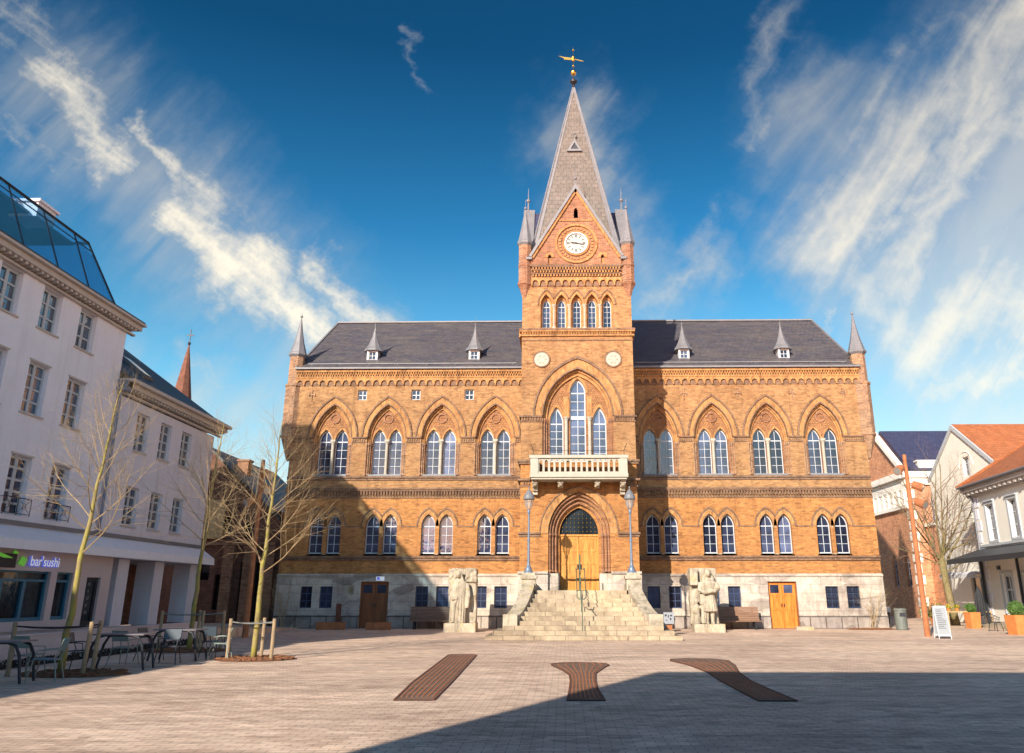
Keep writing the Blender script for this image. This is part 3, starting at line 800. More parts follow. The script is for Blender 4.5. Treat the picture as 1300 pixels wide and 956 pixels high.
# belfry
BX = [-1.68, -.84, 0, .84, 1.68]
twu.plate(rect(-TW, TW, 15.2, 19.8), [lancet(b, .31, 15.68, 16.98, 17.60) for b in BX], y, y+.3)
for b in BX:
    archband(tl, b, .312, .42, 17.0, 17.62, 17.82, y-.03, y+.1, 7)
    tl.plate(lancet(b, .34, 15.66, 16.98, 17.66), [lancet(b, .22, 15.7, 16.98, 17.42)], y+.26, y+.42)
for i, b in enumerate(BX):   # joined label mould
    a = arc_only(b, .42, 17.0, 17.83, 8); c = arc_only(b, .48, 17.0, 17.93, 8)
    for k in range(len(a)-1):
        if (i > 0 and c[k+1][0] < b-.425) or (i < 4 and c[k][0] > b+.425): continue
        P = [(a[k][0], y-.08, a[k][1]), (c[k][0], y-.08, c[k][1]), (c[k+1][0], y-.08, c[k+1][1]), (a[k+1][0], y-.08, a[k+1][1])]
        Q = [(px, y+.1, pz) for px, py, pz in P]
        td.hexa([P[0], P[1], Q[1], Q[0], P[3], P[2], Q[2], Q[3]])
for b in (-1.26, -.42, .42, 1.26): column(tws, b, y+.06, 15.62, 17.02, .075)
# corbel table + dentils under the clock gable
n = 12; pp = 2*2.5/n
bot = []
for i in range(n):
    x0 = -2.5+i*pp; bot += [(x0, 18.10), (x0+.05, 18.10), (x0+.06, 18.22)]
    r = pp/2-.06
    for k in range(7):
        a = pi-pi*k/6; bot.append((x0+pp/2+.005+r*cos(a), 18.28+r*sin(a)))
    bot.append((x0+pp-.02, 18.22))
bot.append((2.5, 18.10))
td.box(-2.5, 2.5, y-.03, y+.02, 18.08, 18.6); td.box(-2.5, 2.5, y-.05, y+.02, 18.61, 19.2)  # darker brick behind the tower frieze, shade put in by colour
tl.plate([(-2.5, 18.58)]+bot+[(2.5, 18.58)], [], y-.14, y+.02)
for (z0, z1, pr, ph) in ((18.64, 18.76, .16, 0), (18.86, 18.98, .18, .08), (19.06, 19.16, .2, 0)):
    x = -2.45+ph
    while x < 2.4:
        tl.box(x, x+.085, y-pr, y+.02, z0, z1); x += .165
    td.box(-2.5, 2.5, y-pr-.02, y+.02, z1+.005, z1+.06)
td.box(-2.6, 2.6, y-.2, y+.05, 19.24, 19.34)
# clock gable
GZ, GA, GW = 19.34, 24.05, 2.52
gh = [lancet(-1.48, .10, 19.42, 19.75, 19.92, 4), lancet(1.48, .10, 19.42, 19.75, 19.92, 4), lancet(0, .12, 22.2, 22.62, 22.85, 4)]
gpoly = [(-GW, GZ), (GW, GZ), (GW, 19.8), (0, GA), (-GW, 19.8)]
ggl = MB().plate(gpoly, gh+[circ(0, 20.62, .62, 28)], y-.12, y+.2).build('clock_gable', 'brick_red', hall)
MB().plate(gpoly, [], y+.2, y+.22).build('gable_backing', 'brick_dark', ggl)
ringband(tl, 0, 20.62, 1.08, 1.2, y-.2, y-.1, 36); ringband(tl, 0, 20.62, .66, .76, y-.2, y-.1, 36)
for i in range(30):
    a = 2*pi*i/30; tl.box(.92*cos(a)-.06, .92*cos(a)+.06, y-.165, y-.11, 20.62+.92*sin(a)-.06, 20.62+.92*sin(a)+.06)
tl.box(-.95, .95, y-.17, y-.11, 22.0, 22.08)
for s2 in (-1, 1):
    archband(tl, s2*1.48, .12, .27, 19.78, 19.95, 20.1, y-.16, y-.1, 5)
    # lead-capped raking coping with brick strip below it
    dxn = GW; dzn = GA-19.8; Ln = hypot(dxn, dzn); nx, nz = dzn/Ln, dxn/Ln
    def pt(t, off): return (s2*(GW*(1-t)+nx*off), 19.8+dzn*t+nz*off)
    for (o0, o1, ya, yb, mb) in ((-.16, -.02, y-.22, y-.1, tl),):
        A, B, C_, D_ = pt(0, o0), pt(0, o1), pt(1, o1), pt(1, o0)
        mb.plate([A, B, C_, D_], [], ya, yb)
    if s2 == 1:
        pass
cop = MB()
for s2 in (-1, 1):
    nx, nz = (GA-19.8)/hypot(GW, GA-19.8), GW/hypot(GW, GA-19.8)
    A = (s2*(GW+nx*-.02), 19.8-.02*nz); B = (s2*(GW+nx*.13+.04), 19.74+nz*.1); C_ = (0, GA+.26); D_ = (0, GA-.04)
    cop.plate([A, B, C_, D_], [], y-.30, y+.6)
    cop.box(min(s2*(GW-.05), s2*(GW+.28)), max(s2*(GW-.05), s2*(GW+.28)), y-.3, y+.3, 19.62, 19.76)
cop.ball((0, y, GA+.75), .10, 8).tube([(0, y, GA+.2), (0, y, GA+1.25)], [.035, .012], 6)
cop.build('gable_coping', 'lead', hall)
# side gables (seen edge on) and their little roofs behind
sidg = MB(); sidl = MB(); sidr = MB()
cyT = y+3.0
for sg in (-1, 1):
    for (o0, o1, mb) in ((TW-.28, TW, sidg),):
        mb.plate([(cyT-GW, GZ), (cyT+GW, GZ), (cyT+GW, 19.8), (cyT, GA), (cyT-GW, 19.8)], [], o0, o1, lambda x, yy, z, sg=sg: (sg*yy, x, z))
    for s2 in (-1, 1):
        P = [(cyT+s2*(GW+.12), 19.75), (cyT, GA+.24), (cyT, GA), (cyT+s2*(GW-.02), 19.78)]
        sidl.plate(P, [], TW-.55, TW+.12, lambda x, yy, z, sg=sg: (sg*yy, x, z))
    sidr.hexa([(sg*(TW-.5), cyT-GW, 19.75), (sg*.5, cyT-GW, 19.75), (sg*.5, cyT+GW, 19.75), (sg*(TW-.5), cyT+GW, 19.75),
               (sg*(TW-.5), cyT-.02, GA), (sg*.5, cyT-.02, GA), (sg*.5, cyT+.02, GA), (sg*(TW-.5), cyT+.02, GA)])
    sidl.ball((sg*(TW-.15), cyT, GA+.85), .13, 8).tube([(sg*(TW-.15), cyT, GA+.2), (sg*(TW-.15), cyT, GA+1.7)], [.06, .012], 6)
sidr.hexa([(-GW, y+.2, 19.75), (GW, y+.2, 19.75), (GW, cyT, 19.75), (-GW, cyT, 19.75), (-.02, y+.2, GA), (.02, y+.2, GA), (.02, cyT, GA), (-.02, cyT, GA)])
sidg.build('side_gable', 'brick_red', hall); sidl.build('side_gable_coping', 'lead', hall); sidr.build('gable_roof', 'slate_blue', hall)
tw.build('tower_lower_wall', 'brick', hall); twu.build('tower_upper_wall', 'brick_up', hall)
tl.build('tower_moulding', 'brick_lite', hall); td.build('tower_string_course', 'brick_dark', hall); ts.build('tower_stone_base', 'stone', hall)
tws.build('tower_column', 'white_stone', hall); ttm.build('tower_tympanum', 'brick_tymp', hall); tlat.build('tower_lattice', 'brick_lite', hall); tsh.build('portal_shaft', 'brick_red', hall)
MB().box(-TW+.3, TW-.3, y+.6, 1.2, 8.0, 8.1).box(-TW+.3, TW-.3, .9, 1.2, 2, 19.8).box(-TW+.3, TW-.3, y+.42, y+.5, 15.3, 18).build('tower_core', 'brick_dark', hall)
# windows of the tower
wc = lancet_window(.42, 8.4, 12.1, 12.86, 8, .05); wc.parent = hall; wc.location = (0, y+.5, 0)
MB().box(-.36, .36, -.02, .07, 10.66, 10.84).build('transom', 'frame', wc)
wsd = lancet_window(.37, 8.4, 10.42, 11.32, 5, .045)
for s2 in (-1, 1): place(wsd, (s2*1.14, y+.5, 0), hall)
wbf = lancet_window(.22, 15.7, 16.98, 17.42, 4, .03)
for b in BX: place(wbf, (b, y+.36, 0), hall)
# portal door
pdoor = MB()
for s2 in (-1, 1):
    a, b = sorted((s2*.015, s2*1.0))
    hl = []
    for r_ in range(4):
        for c_ in range(2):
            hx = a+.07+c_*(b-a-.08)/2; hl.append(rect(hx, hx+(b-a)/2-.13, .12+r_*.64, .12+r_*.64+.52))
    pdoor.plate(rect(a, b, 0, 2.68), hl, 0, .08)
    pdoor.box(a+.02, b-.02, .03, .07, .05, 2.62)
    for c_ in range(1, 8):
        xx = a+(b-a)*c_/8; pdoor.box(xx-.006, xx+.006, .02, .04, .08, 2.6)
pdo = pdoor.build('portal_door', 'wood_door', hall, loc=(0, y+.88, 1.94))
MB().box(-.10, -.05, -.07, 0, 1.1, 1.3).box(.05, .10, -.07, 0, 1.1, 1.3).build('handle', 'iron', pdo)
MB().box(-1.0, 1.0, y+.82, y+.96, 4.62, 4.72).build('door_transom', 'wood_door', hall)
fl = MB().plate(lancet(0, 1.0, 4.72, 4.725, 6.05, 14), [], y+.90, y+.93).build('fanlight', 'glass_dark', hall)
fg = MB(); fd2 = MB()
for k in range(-4, 5):
    x = k*.21; top = 4.72+1.30*sqrt(max(0, 1-(abs(x)/1.0)**1.55)); fg.tube([(x, y+.87, 4.72), (x, y+.87, top-.04)], .012, 5)
    z = 4.86
    while z < top-.12:
        fd2.ball((x, y+.86, z), .034, 6); z += .22
fg.build('fanlight_grille', 'iron', fl); fd2.build('grille_rosette', 'gold', fl)
# clock
ck = MB().plate(circ(0, 20.62, .66, 36), [circ(0, 20.62, .58, 36)], y-.24, y-.05).build('clock', 'frame', hall)
MB().plate(circ(0, 20.62, .59, 36), [], y-.17, y-.05).build('clock_face', 'dial', ck)
nm = MB()
for k in range(12):
    a = k*pi/6; ca, sa = cos(a), sin(a)
    for off in ((0,) if k % 3 else (-.035, .035)):
        def q(rr, tt): return (rr*sa+tt*ca, 20.62+rr*ca-tt*sa)
        nm.plate([q(.36, off-.02), q(.36, off+.02), q(.52, off+.02), q(.52, off-.02)], [], y-.182, y-.172)
nm.build('numeral', 'ink', ck)
hd = MB()
for ang, ln, wd in ((R(278), .34, .03), (R(101), .47, .022)):
    sa, ca = sin(ang), cos(ang)
    def q(rr, tt): return (rr*sa+tt*ca, 20.62+rr*ca-tt*sa)
    hd.plate([q(-.1, -wd), q(-.1, wd), q(ln*.7, wd*1.3), q(ln, 0), q(ln*.7, -wd*1.3)], [], y-.205, y-.19)
hd.build('clock_hand', 'ink', ck)
# tower turrets
for sg in (-1, 1):
    cx, cy = sg*2.88, y+.12
    t = MB().lathe([(.03, 17.05), (.07, 17.15), (.10, 17.3), (.28, 17.95), (.36, 18.12), (.42, 18.2), (.42, 18.28), (.37, 18.34), (.37, 19.25), (.40, 19.28), (.40, 19.36), (.37, 19.4), (.37, 20.62)], (cx, cy, 0), 8, rot=pi/8).build('tower_turret', 'brick_red', hall)
    c = MB().lathe([(.37, 20.55), (.46, 20.68), (.46, 20.78), (.41, 20.86), (.24, 21.7), (.10, 22.5), (.03, 22.85)], (cx, cy, 0), 8, rot=pi/8)
    c.ball((cx, cy, 22.95), .09, 8).tube([(cx, cy, 22.9), (cx, cy, 23.5)], .012, 5)
    c.build('turret_cap', 'lead', t)
# spire
SA, SB, SH = 32.95, 19.75, 2.66
sp = MB()
v = [(-SH, cyT-SH, SB), (SH, cyT-SH, SB), (SH, cyT+SH, SB), (-SH, cyT+SH, SB)]
e = .05
sp.hexa(v+[(-e, cyT-e, SA), (e, cyT-e, SA), (e, cyT+e, SA), (-e, cyT+e, SA)])
spo = sp.build('spire', 'slate_spire', hall)
hp = MB()
for sx in (-1, 1):
    for sy in (-1, 1):
        A = Vector((sx*SH, cyT+sy*SH, SB)); B = Vector((sx*e, cyT+sy*e, SA))
        w0, w1 = .20, .12
        hp.hexa([A+Vector((0, 0, 0)), A+Vector((-sx*w0*1.3, sy*.03, 0)), A+Vector((-sx*w0, -sy*w0, -.0)), A+Vector((sx*.03, -sy*w0*1.3, 0)),
                 B+Vector((sx*.02, sy*.02, 0)), B+Vector((-sx*w1, sy*.03, 0)), B+Vector((0, 0, 0)), B+Vector((sx*.03, -sy*w1, 0))])
        hp.tube([A+Vector((sx*.01, sy*.01, 0)), B], [.06, .05], 6)
hp.build('hip_flashing', 'lead', spo)
# spire lucarne
zt = 27.9
yy = cyT-SH*(SA-zt)/(SA-SB)
lu = MB().plate([(-.46, zt-.25), (.46, zt-.25), (0, zt+.62)], [[(-.24, zt-.12), (.24, zt-.12), (0, zt+.34)]], yy-.22, yy-.12)
lu.hexa([(-.46, yy-.12, zt-.25), (.46, yy-.12, zt-.25), (.46, yy+.35, zt-.25), (-.46, yy+.35, zt-.25), (-.01, yy-.12, zt+.62), (.01, yy-.12, zt+.62), (.01, yy+.35, zt+.62), (-.01, yy+.35, zt+.62)])
lu.ball((0, yy-.15, zt+.98), .08, 8).tube([(0, yy-.15, zt+.6), (0, yy-.15, zt+1.2)], .02, 5)
luo = lu.build('spire_lucarne', 'lead', spo)
MB().plate([(-.24, zt-.12), (.24, zt-.12), (0, zt+.34)], [], yy-.16, yy-.13).build('louvre', 'darkmetal', luo)
# vane
fn = MB().tube([(0, cyT, SA-.3), (0, cyT, 36.1)], [.05, .015], 8).lathe([(.06, 33.0), (.10, 33.1), (.05, 33.2), (.22, 33.36), (.24, 33.46), (.08, 33.62)], (0, cyT, 0), 12)
fno = fn.build('finial', 'iron', spo)
vn = MB().ball((0, cyT, 34.1), .19, 12).ball((0, cyT, 34.62), .08, 8).lathe([(.09, 35.0), (.11, 35.05), (.11, 35.3), (.05, 35.38)], (0, cyT, 0), 8).ball((0, cyT, 35.85), .07, 8)
vn.plate([(-.08, 35.08), (-.08, 35.24), (-.55, 35.30), (-.95, 35.40), (-.62, 35.22), (-.6, 35.12)], [], cyT-.02, cyT+.02)
vn.plate([(.08, 35.12), (.08, 35.17), (.6, 35.02), (.68, 34.96), (.5, 34.98)], [], cyT-.02, cyT+.02)
vn.build('weather_vane', 'gold', spo)
# ---- balcony
bl = MB()
by0, by1 = y-1.25, y
bl.box(-2.47, 2.47, by0-.05, by1, 7.38, 7.56)
bl.box(-2.40, 2.40, by0+.03, by1, 7.28, 7.38)
def balus(x0, x1, n, f):
    hl = []
    w = (x1-x0)/n
    for i in range(n):
        cx = x0+w*(i+.5); hl.append([(p[0], p[1]) for p in lancet(cx, w*.30, 7.66, 8.12, 8.27, 4)])
    bl.plate(rect(x0, x1, 7.56, 8.32), hl, 0, .12, f)
balus(-2.05, 2.05, 15, lambda x, yy, z: (x, by0+.06+yy, z))
for s2 in (-1, 1):
    a, b = sorted((s2*2.05, s2*2.44)); bl.box(a, b, by0, by0+.36, 7.56, 8.34)
    balus(by0+.36, by1, 4, lambda x, yy, z, s2=s2: (s2*2.24+s2*yy, x, z))
    a, b = sorted((s2*2.18, s2*2.47)); bl.box(a, b, by0+.38, by1, 8.32, 8.49)
bl.box(-2.50, 2.50, by0-.04, by0+.38, 8.335, 8.49)
bl.build('balcony', 'white_stone', hall)
br_ = MB()
for x, zb in ((-2.22, 6.7), (-.93, 6.95), (.93, 6.95), (2.22, 6.7)):
    br_.box(x-.14, x+.14, y-.95, y, 7.12, 7.28); br_.box(x-.13, x+.13, y-.75, y, 6.96, 7.12)
    if zb < 6.9: br_.box(x-.13, x+.13, y-.5, y, 6.80, 6.96); br_.box(x-.12, x+.12, y-.34, y, 6.62, 6.80)
    br_.lathe([(.13, -.13), (.13, .13)], (0, 0, 0), 12) if False else None
    br_.ball((x, y-.8, 7.1), .13, 8)
br_.build('balcony_bracket', 'cstone', hall)
iron = MB()
for s2 in (-1, 1):
    iron.tube([(s2*2.3, by0+.2, 8.49), (s2*2.3, by0+.2, 8.75), (s2*2.42, by0-.1, 9.05)], .014, 5)
iron.tube([(-2.3, by0+.2, 8.75), (2.3, by0+.2, 8.75)], .009, 4)
iron.build('flag_holder', 'iron', hall)

# ---- stairs (local y = Y - 46.8)
st = MB()
NS = 11; rise = .177; y0s = 34.4-D; tr = .42
def halfw(i): return (3.95, 3.68, 3.3)[i] if i < 3 else 2.78-(i-3)*.085
for i in range(NS):
    w = halfw(i); f0 = y0s+i*tr; f1 = TY+.9 if i >= 3 else 38.0-D-i*.3
    z0 = -.3 if i == 0 else (i-.02)*rise-.02
    st.box(-w, w, f0, f1 if i >= 3 else f1, max(z0, -.3), (i+1)*rise)
st.box(-1.0, 1.0, TY+.0, TY+1.0, .2, NS*rise)
st.box(-2.7, 2.7, 38.9-D, TY-.12, -.3, NS*rise-.004)
sto = st.build('steps', 'step', hall)
chk = MB()
for s2 in (-1, 1):
    NN = 14; ring = []
    for k in range(NN+1):
        t = k/NN
        Yl = 35.75-D+t*2.95
        xc = 3.02-.60*min(1, t*1.15)**.75
        zt_ = .92+1.42*(t**1.35)
        ring.append((s2*(xc-.28), s2*(xc+.28), Yl, zt_))
    for a, b in zip(ring[:-1], ring[1:]):
        chk.hexa([(a[0], a[2], .2), (a[1], a[2], .2), (b[1], b[2], .2), (b[0], b[2], .2), (a[0], a[2], a[3]), (a[1], a[2], a[3]), (b[1], b[2], b[3]), (b[0], b[2], b[3])])
    chk.box(s2*3.02-.30, s2*3.02+.30, 35.45-D, 35.75-D, .3, .98)
cko = chk.build('cheek_wall', 'cstone', sto); 
pd = MB()
for s2 in (-1, 1):
    pd.box(s2*2.4-.32, s2*2.4+.32, 38.6-D, 39.35-D, -.2, 2.45); pd.box(s2*2.4-.38, s2*2.4+.38, 38.52-D, 39.43-D, 2.45, 2.60); pd.box(s2*2.4-.30, s2*2.4+.30, 38.6-D, 39.35-D, 2.60, 2.72)
    pd.box(s2*2.4-.20, s2*2.4+.30, 39.43-D, TY-.2, 1.9, 2.25)
pd.build('lamp_pedestal', 'cstone', sto)

# ================================================================== GROUND
g = MB()
xsg = [-400, -120, -60, -40, -25, -14, -6, 0, 6, 14, 25, 40, 60, 120, 400]; ysg = [-200, -60, -20, 0, 10, 20, 30, 40, 50, 60, 80, 120, 200, 500]
gv = {(i, j): g.bm.verts.new((x, y, 0)) for i, x in enumerate(xsg) for j, y in enumerate(ysg)}
for i in range(len(xsg)-1):
    for j in range(len(ysg)-1): g.face([gv[i, j], gv[i+1, j], gv[i+1, j+1], gv[i, j+1]])
ground = g.build('town_square', 'paving'); tag(ground, kind='structure')
# raised terrace on the left
tf = MB().box(-19.0, -14.35, -10, 33.0, -.2, .55).hexa([(-19, 33, -.2), (-14.35, 33, -.2), (-14.35, 46, -.2), (-19, 46, -.2), (-19, 33, .55), (-14.35, 33, .55), (-14.35, 46, .05), (-19, 46, .3)]).build('terrace', 'paving'); tag(tf, kind='structure')
rw = MB().box(-14.35, -14.12, -10, 33.2, -.2, .72).box(-14.38, -14.08, -10, 33.2, .72, .76)
tag(rw.build('terrace_wall', 'pink'), 'low pinkish rendered wall holding up the raised terrace behind the café tables', 'wall')
# iron / brick inlays in the paving
def inlay(pts, label):
    m = MB().plate(pts, [], 0, .012, lambda x, y, z: (x, z, y))
    o = m.build('paving_inlay', 'grate'); tag(o, label, 'paving inlay', 'brown paving inlays in the square')
    rim = MB()
    n = len(pts)
    for i in range(n):
        a, b = Vector((*pts[i], 0)), Vector((*pts[(i+1) % n], 0)); d = (b-a)
        if d.length < .01: continue
        nn = Vector((-d.y, d.x, 0)).normalized()*.035
        rim.hexa([a, b, b+nn, a+nn]+[p+Vector((0, 0, .02)) for p in (a, b, b+nn, a+nn)])
    rim.build('rim', 'corten_dark', o)
    # flowing lines, from top to bottom
    ln = MB(); xs_ = [p[0] for p in pts]; ys_ = [p[1] for p in pts]
    y0, y1 = min(ys_), max(ys_)
    def span(yq):
        xx = []
        for i in range(n):
            a, b = pts[i], pts[(i+1) % n]
            if (a[1]-yq)*(b[1]-yq) < 0: xx.append(a[0]+(b[0]-a[0])*(yq-a[1])/(b[1]-a[1]))
        return (min(xx), max(xx)) if len(xx) >= 2 else None
    for k in range(1, 8):
        prev = None
        for j in range(1, 26):
            yq = y0+(y1-y0)*j/26; s_ = span(yq)
            if not s_: prev = None; continue
            x = s_[0]+(s_[1]-s_[0])*k/8
            if prev: ln.hexa([(prev[0]-.014, prev[1], .01), (prev[0]+.014, prev[1], .01), (x+.014, yq, .01), (x-.014, yq, .01), (prev[0]-.014, prev[1], .019), (prev[0]+.014, prev[1], .019), (x+.014, yq, .019), (x-.014, yq, .019)])
            prev = (x, yq)
    ln.build('channel_line', 'corten', o)
inlay([(-2.98, 15.2), (-2.26, 15.2), (-2.35, 18.2), (-2.66, 26.2), (-2.8, 26.5), (-3.45, 26.5), (-3.55, 26.2), (-3.2, 18.2)], 'straight brown inlaid strip in the paving, the left one of three before the steps')
inlay([(.02, 15.2), (.70, 15.2), (.65, 17), (.66, 18.6), (.72, 20.2), (.95, 21.6), (1.16, 22.6), (1.10, 23.1), (.8, 23.4), (.3, 23.5), (-.1, 23.35), (-.38, 23.0), (-.34, 22.4), (-.1, 21.2), (.08, 20), (.10, 18.6), (.07, 17)], 'goblet shaped brown inlay in the paving, the middle one of three before the steps')
inlay([(3.32, 15.2), (4.0, 15.2), (3.96, 17), (3.95, 18.6), (4.1, 20.5), (4.42, 22.6), (4.55, 24.2), (4.2, 24.8), (3.5, 24.95), (3.0, 24.7), (2.9, 24.1), (3.2, 22.6), (3.35, 20.5), (3.28, 18.6), (3.29, 17)], 'curved brown inlay in the paving, the right one of three before the steps')

# ================================================================== STAIR FURNITURE
def street_lamp():
    r = empty('street_lamp', (0, 0, 0))
    MB().lathe([(.22, 0), (.22, .06), (.17, .10), (.14, .22), (.08, .34), (.062, .46), (.052, 1.4), (.07, 1.42), (.07, 1.5), (.048, 1.54), (.042, 2.65), (.065, 2.7), (.08, 2.78), (.06, 2.86), (.04, 2.9)], (0, 0, 0), 12).build('post', 'lampgrey', r)
    cg = MB()
    for k in range(6):
        a = k*pi/3; cg.tube([(.05*cos(a), .05*sin(a), 2.88), (.13*cos(a), .13*sin(a), 2.98), (.20*cos(a), .20*sin(a), 3.2), (.21*cos(a), .21*sin(a), 3.36)], .012, 5)
    cg.build('lantern_bracket', 'lampgrey', r)
    m = MB().lathe([(.10, 2.98), (.165, 3.1), (.18, 3.3), (.16, 3.38)], (0, 0, 0), 12)
    gl = m.build('lantern_glass', 'lantern', r)
    MB().lathe([(.27, 3.36), (.28, 3.40), (.25, 3.48), (.24, 3.55), (.16, 3.66), (.10, 3.76), (.03, 3.82), (.02, 3.9)], (0, 0, 0), 12).ball((0, 0, 3.92), .045, 8).build('lantern_cap', 'lead', r)
    return r
lp = street_lamp()
tag(lp, 'grey lamp post on the stone pedestal at the left side of the steps', 'street lamp', 'lamps on the stair pedestals'); lp.location = (XC-2.42, 38.98, 2.72)
l2 = copy_tree(lp); l2.location = (XC+2.36, 38.98, 2.72); l2['label'] = 'grey lamp post on the stone pedestal at the right side of the steps'
hr = empty('stair_handrail', (.72, 0, 0), 0, 'slender green metal double handrail running up the middle of the stone steps', 'handrail')
def stz(Yv): return max(0, min(NS, (Yv-34.4)/tr+1))*rise
m = MB()
for s2 in (-1, 1):
    m.tube([(s2*.19, 36.1, stz(36.1)+.75), (s2*.19, 36.25, stz(36.2)+.95), (s2*.19, 38.6, 1.95+.95), (s2*.19, 39.5, 1.95+.98), (s2*.16, 39.6, 2.9)], .022, 6)
m.tube([(-.19, 36.1, stz(36.1)+.75), (-.1, 36.02, stz(36.1)+.68), (.1, 36.02, stz(36.1)+.68), (.19, 36.1, stz(36.1)+.75)], .022, 6)
m.tube([(-.16, 39.6, 2.9), (.16, 39.6, 2.9)], .022, 6)
split_pieces(m.build('rail', 'greenrail', hr))
for Yv, top in ((35.0, .75+.45), (36.6, .86), (38.0, .86), (39.5, .95)):
    z0 = int((Yv-34.4)/tr+1)*rise if Yv < 38.9 else NS*rise
    p = MB().tube([(0, Yv, z0), (0, Yv, z0+top+.03)], .022, 6)
    if Yv > 36: p.tube([(-.19, Yv, z0+top), (.19, Yv, z0+top)], .014, 5)
    else: p.tube([(0, Yv, z0+top), (0, 36.02, z0+top+.05)], .022, 6)
    p.build('post', 'greenrail', hr)
MB().tube([(0, 39.5, 1.95), (0, 39.5, 3.55)], .03, 7).build('tall_post', 'greenrail', hr)
# info sign right of the steps
sgn = empty('info_sign', (4.8, 39.4, 0), R(-8), 'small rust red pedestal with a tilted white panel beside the right end of the steps', 'information sign')
MB().hexa([(-.17, -.15, 0), (.17, -.15, 0), (.17, .15, 0), (-.17, .15, 0), (-.17, -.15, .52), (.17, -.15, .52), (.17, .15, .80), (-.17, .15, .80)]).build('pedestal', 'corten', sgn)
sgn.scale = (.72, .72, .95)
pn = MB().hexa([(-.36, -.3, .50), (.30, -.3, .50), (.30, .22, 1.0), (-.36, .22, 1.0), (-.36, -.31, .53), (.30, -.31, .53), (.30, .21, 1.03), (-.36, .21, 1.03)]).build('panel', 'board', sgn)
ik = MB()
for (u, v, w, h) in ((.12, .62, .2, .2), (.42, .5, .1, .3), (.62, .62, .22, .16), (.6, .3, .16, .2), (.15, .25, .25, .06)):
    def q(a, b): return (-.36+.66*a, -.31+.52*b, .533+.5*b+.004)
    ik.quad(q(u, v), q(u+w, v), q(u+w*.8, v+h), q(u+w*.1, v+h*.8))
ik.build('print', 'ink', pn)

# ---- sculptures (carved stone): primitives fused by a voxel remesh
def fuse(mb, name, mat, parent, vox=.045):
    vox *= .75
    o = mb.build(name, mat, parent)
    md = o.modifiers.new('carve', 'REMESH'); md.mode = 'VOXEL'; md.voxel_size = vox; md.use_smooth_shade = True
    s_ = o.modifiers.new('soft', 'SMOOTH'); s_.factor = .4; s_.iterations = 1
    tex = None
    return o
def rough_block(mb, x0, x1, y0, y1, z0, z1, seed, j=.07, nz=7, nx=4):
    rnd = random.Random(seed)
    ring = []
    for k in range(nz+1):
        z = z0+(z1-z0)*k/nz
        pts = []
        for i in range(nx+1): pts.append((x0+(x1-x0)*i/nx+rnd.uniform(-j, j)*.5, y0+rnd.uniform(-j, j), z))
        for i in range(nx+1): pts.append((x1-(x1-x0)*i/nx+rnd.uniform(-j, j)*.5, y1+rnd.uniform(-j, j), z))
        ring.append([mb.bm.verts.new((p[0], p[1], p[2]+(rnd.uniform(-j, j) if 0 < k else 0))) for p in pts])
    n = len(ring[0])
    for a, b in zip(ring[:-1], ring[1:]):
        for i in range(n): mb.face([a[i], a[(i+1) % n], b[(i+1) % n], b[i]])
    mb.face(ring[0][::-1]); mb.face(ring[-1])
# left : robed figure before a winged rough block
sc = empty('stone_sculpture', (-5.15, 42.5, 0), 0, 'weathered stone sculpture of a long robed figure against a rough block left of the steps', 'sculpture')
MB().box(-.78, .78, -.62, .62, 0, .42).build('base', 'cstone', sc)
m = MB()
rough_block(m, -.62, .72, .05, .55, .40, 3.0, 3)
rough_block(m, .15, .74, -.15, .4, 2.35, 3.02, 5, .06, 4, 3)
rough_block(m, -.68, -.3, -.1, .4, 2.3, 3.0, 8, .06, 4, 3)
fuse(m, 'backing_block', 'cstone', sc, .05)
m = MB()
prof = [(.36, .40), (.38, .55), (.36, 1.0), (.37, 1.5), (.40, 1.9), (.42, 2.15), (.38, 2.35), (.22, 2.48), (.12, 2.55), (.11, 2.62)]
m.lathe(prof, (-.15, -.2, 0), 18, 1.05, .72)
for k in range(9):   # robe folds
    a = -pi+pi*k/8
    m.tube([(-.15+.36*cos(a), -.2+.26*sin(a), .42), (-.15+.37*cos(a+.05), -.2+.26*sin(a+.05), 1.2), (-.15+.33*cos(a), -.2+.24*sin(a), 2.0)], [.055, .045, .02], 6)
m.tube([(-.15-.36, -.2, 2.28), (-.56, -.28, 1.85), (-.38, -.45, 1.55), (-.15, -.50, 1.6)], [.13, .12, .10, .08], 8)
m.tube([(.24, -.2, 2.28), (.36, -.25, 1.8), (.33, -.32, 1.35), (.31, -.34, 1.12)], [.13, .12, .10, .09], 8)
m.ball((-.17, -.36, 2.74), .15, 14, sz=1.3, sy=1.1); m.ball((-.17, -.52, 2.72), .035, 6); m.ball((-.23, -.50, 2.79), .02, 5); m.ball((-.11, -.50, 2.79), .02, 5); m.tube([(-.30, -.36, 2.9), (-.34, -.3, 2.6), (-.4, -.28, 2.38)], [.05, .07, .07], 7); m.tube([(-.04, -.36, 2.9), (0, -.3, 2.6), (.08, -.28, 2.38)], [.05, .07, .07], 7)
m.tube([(-.35, -.5, .45), (-.30, -.48, 1.3), (-.15, -.47, 1.62)], [.07, .05, .05], 6)
fuse(m, 'figure', 'cstone', sc, .035)
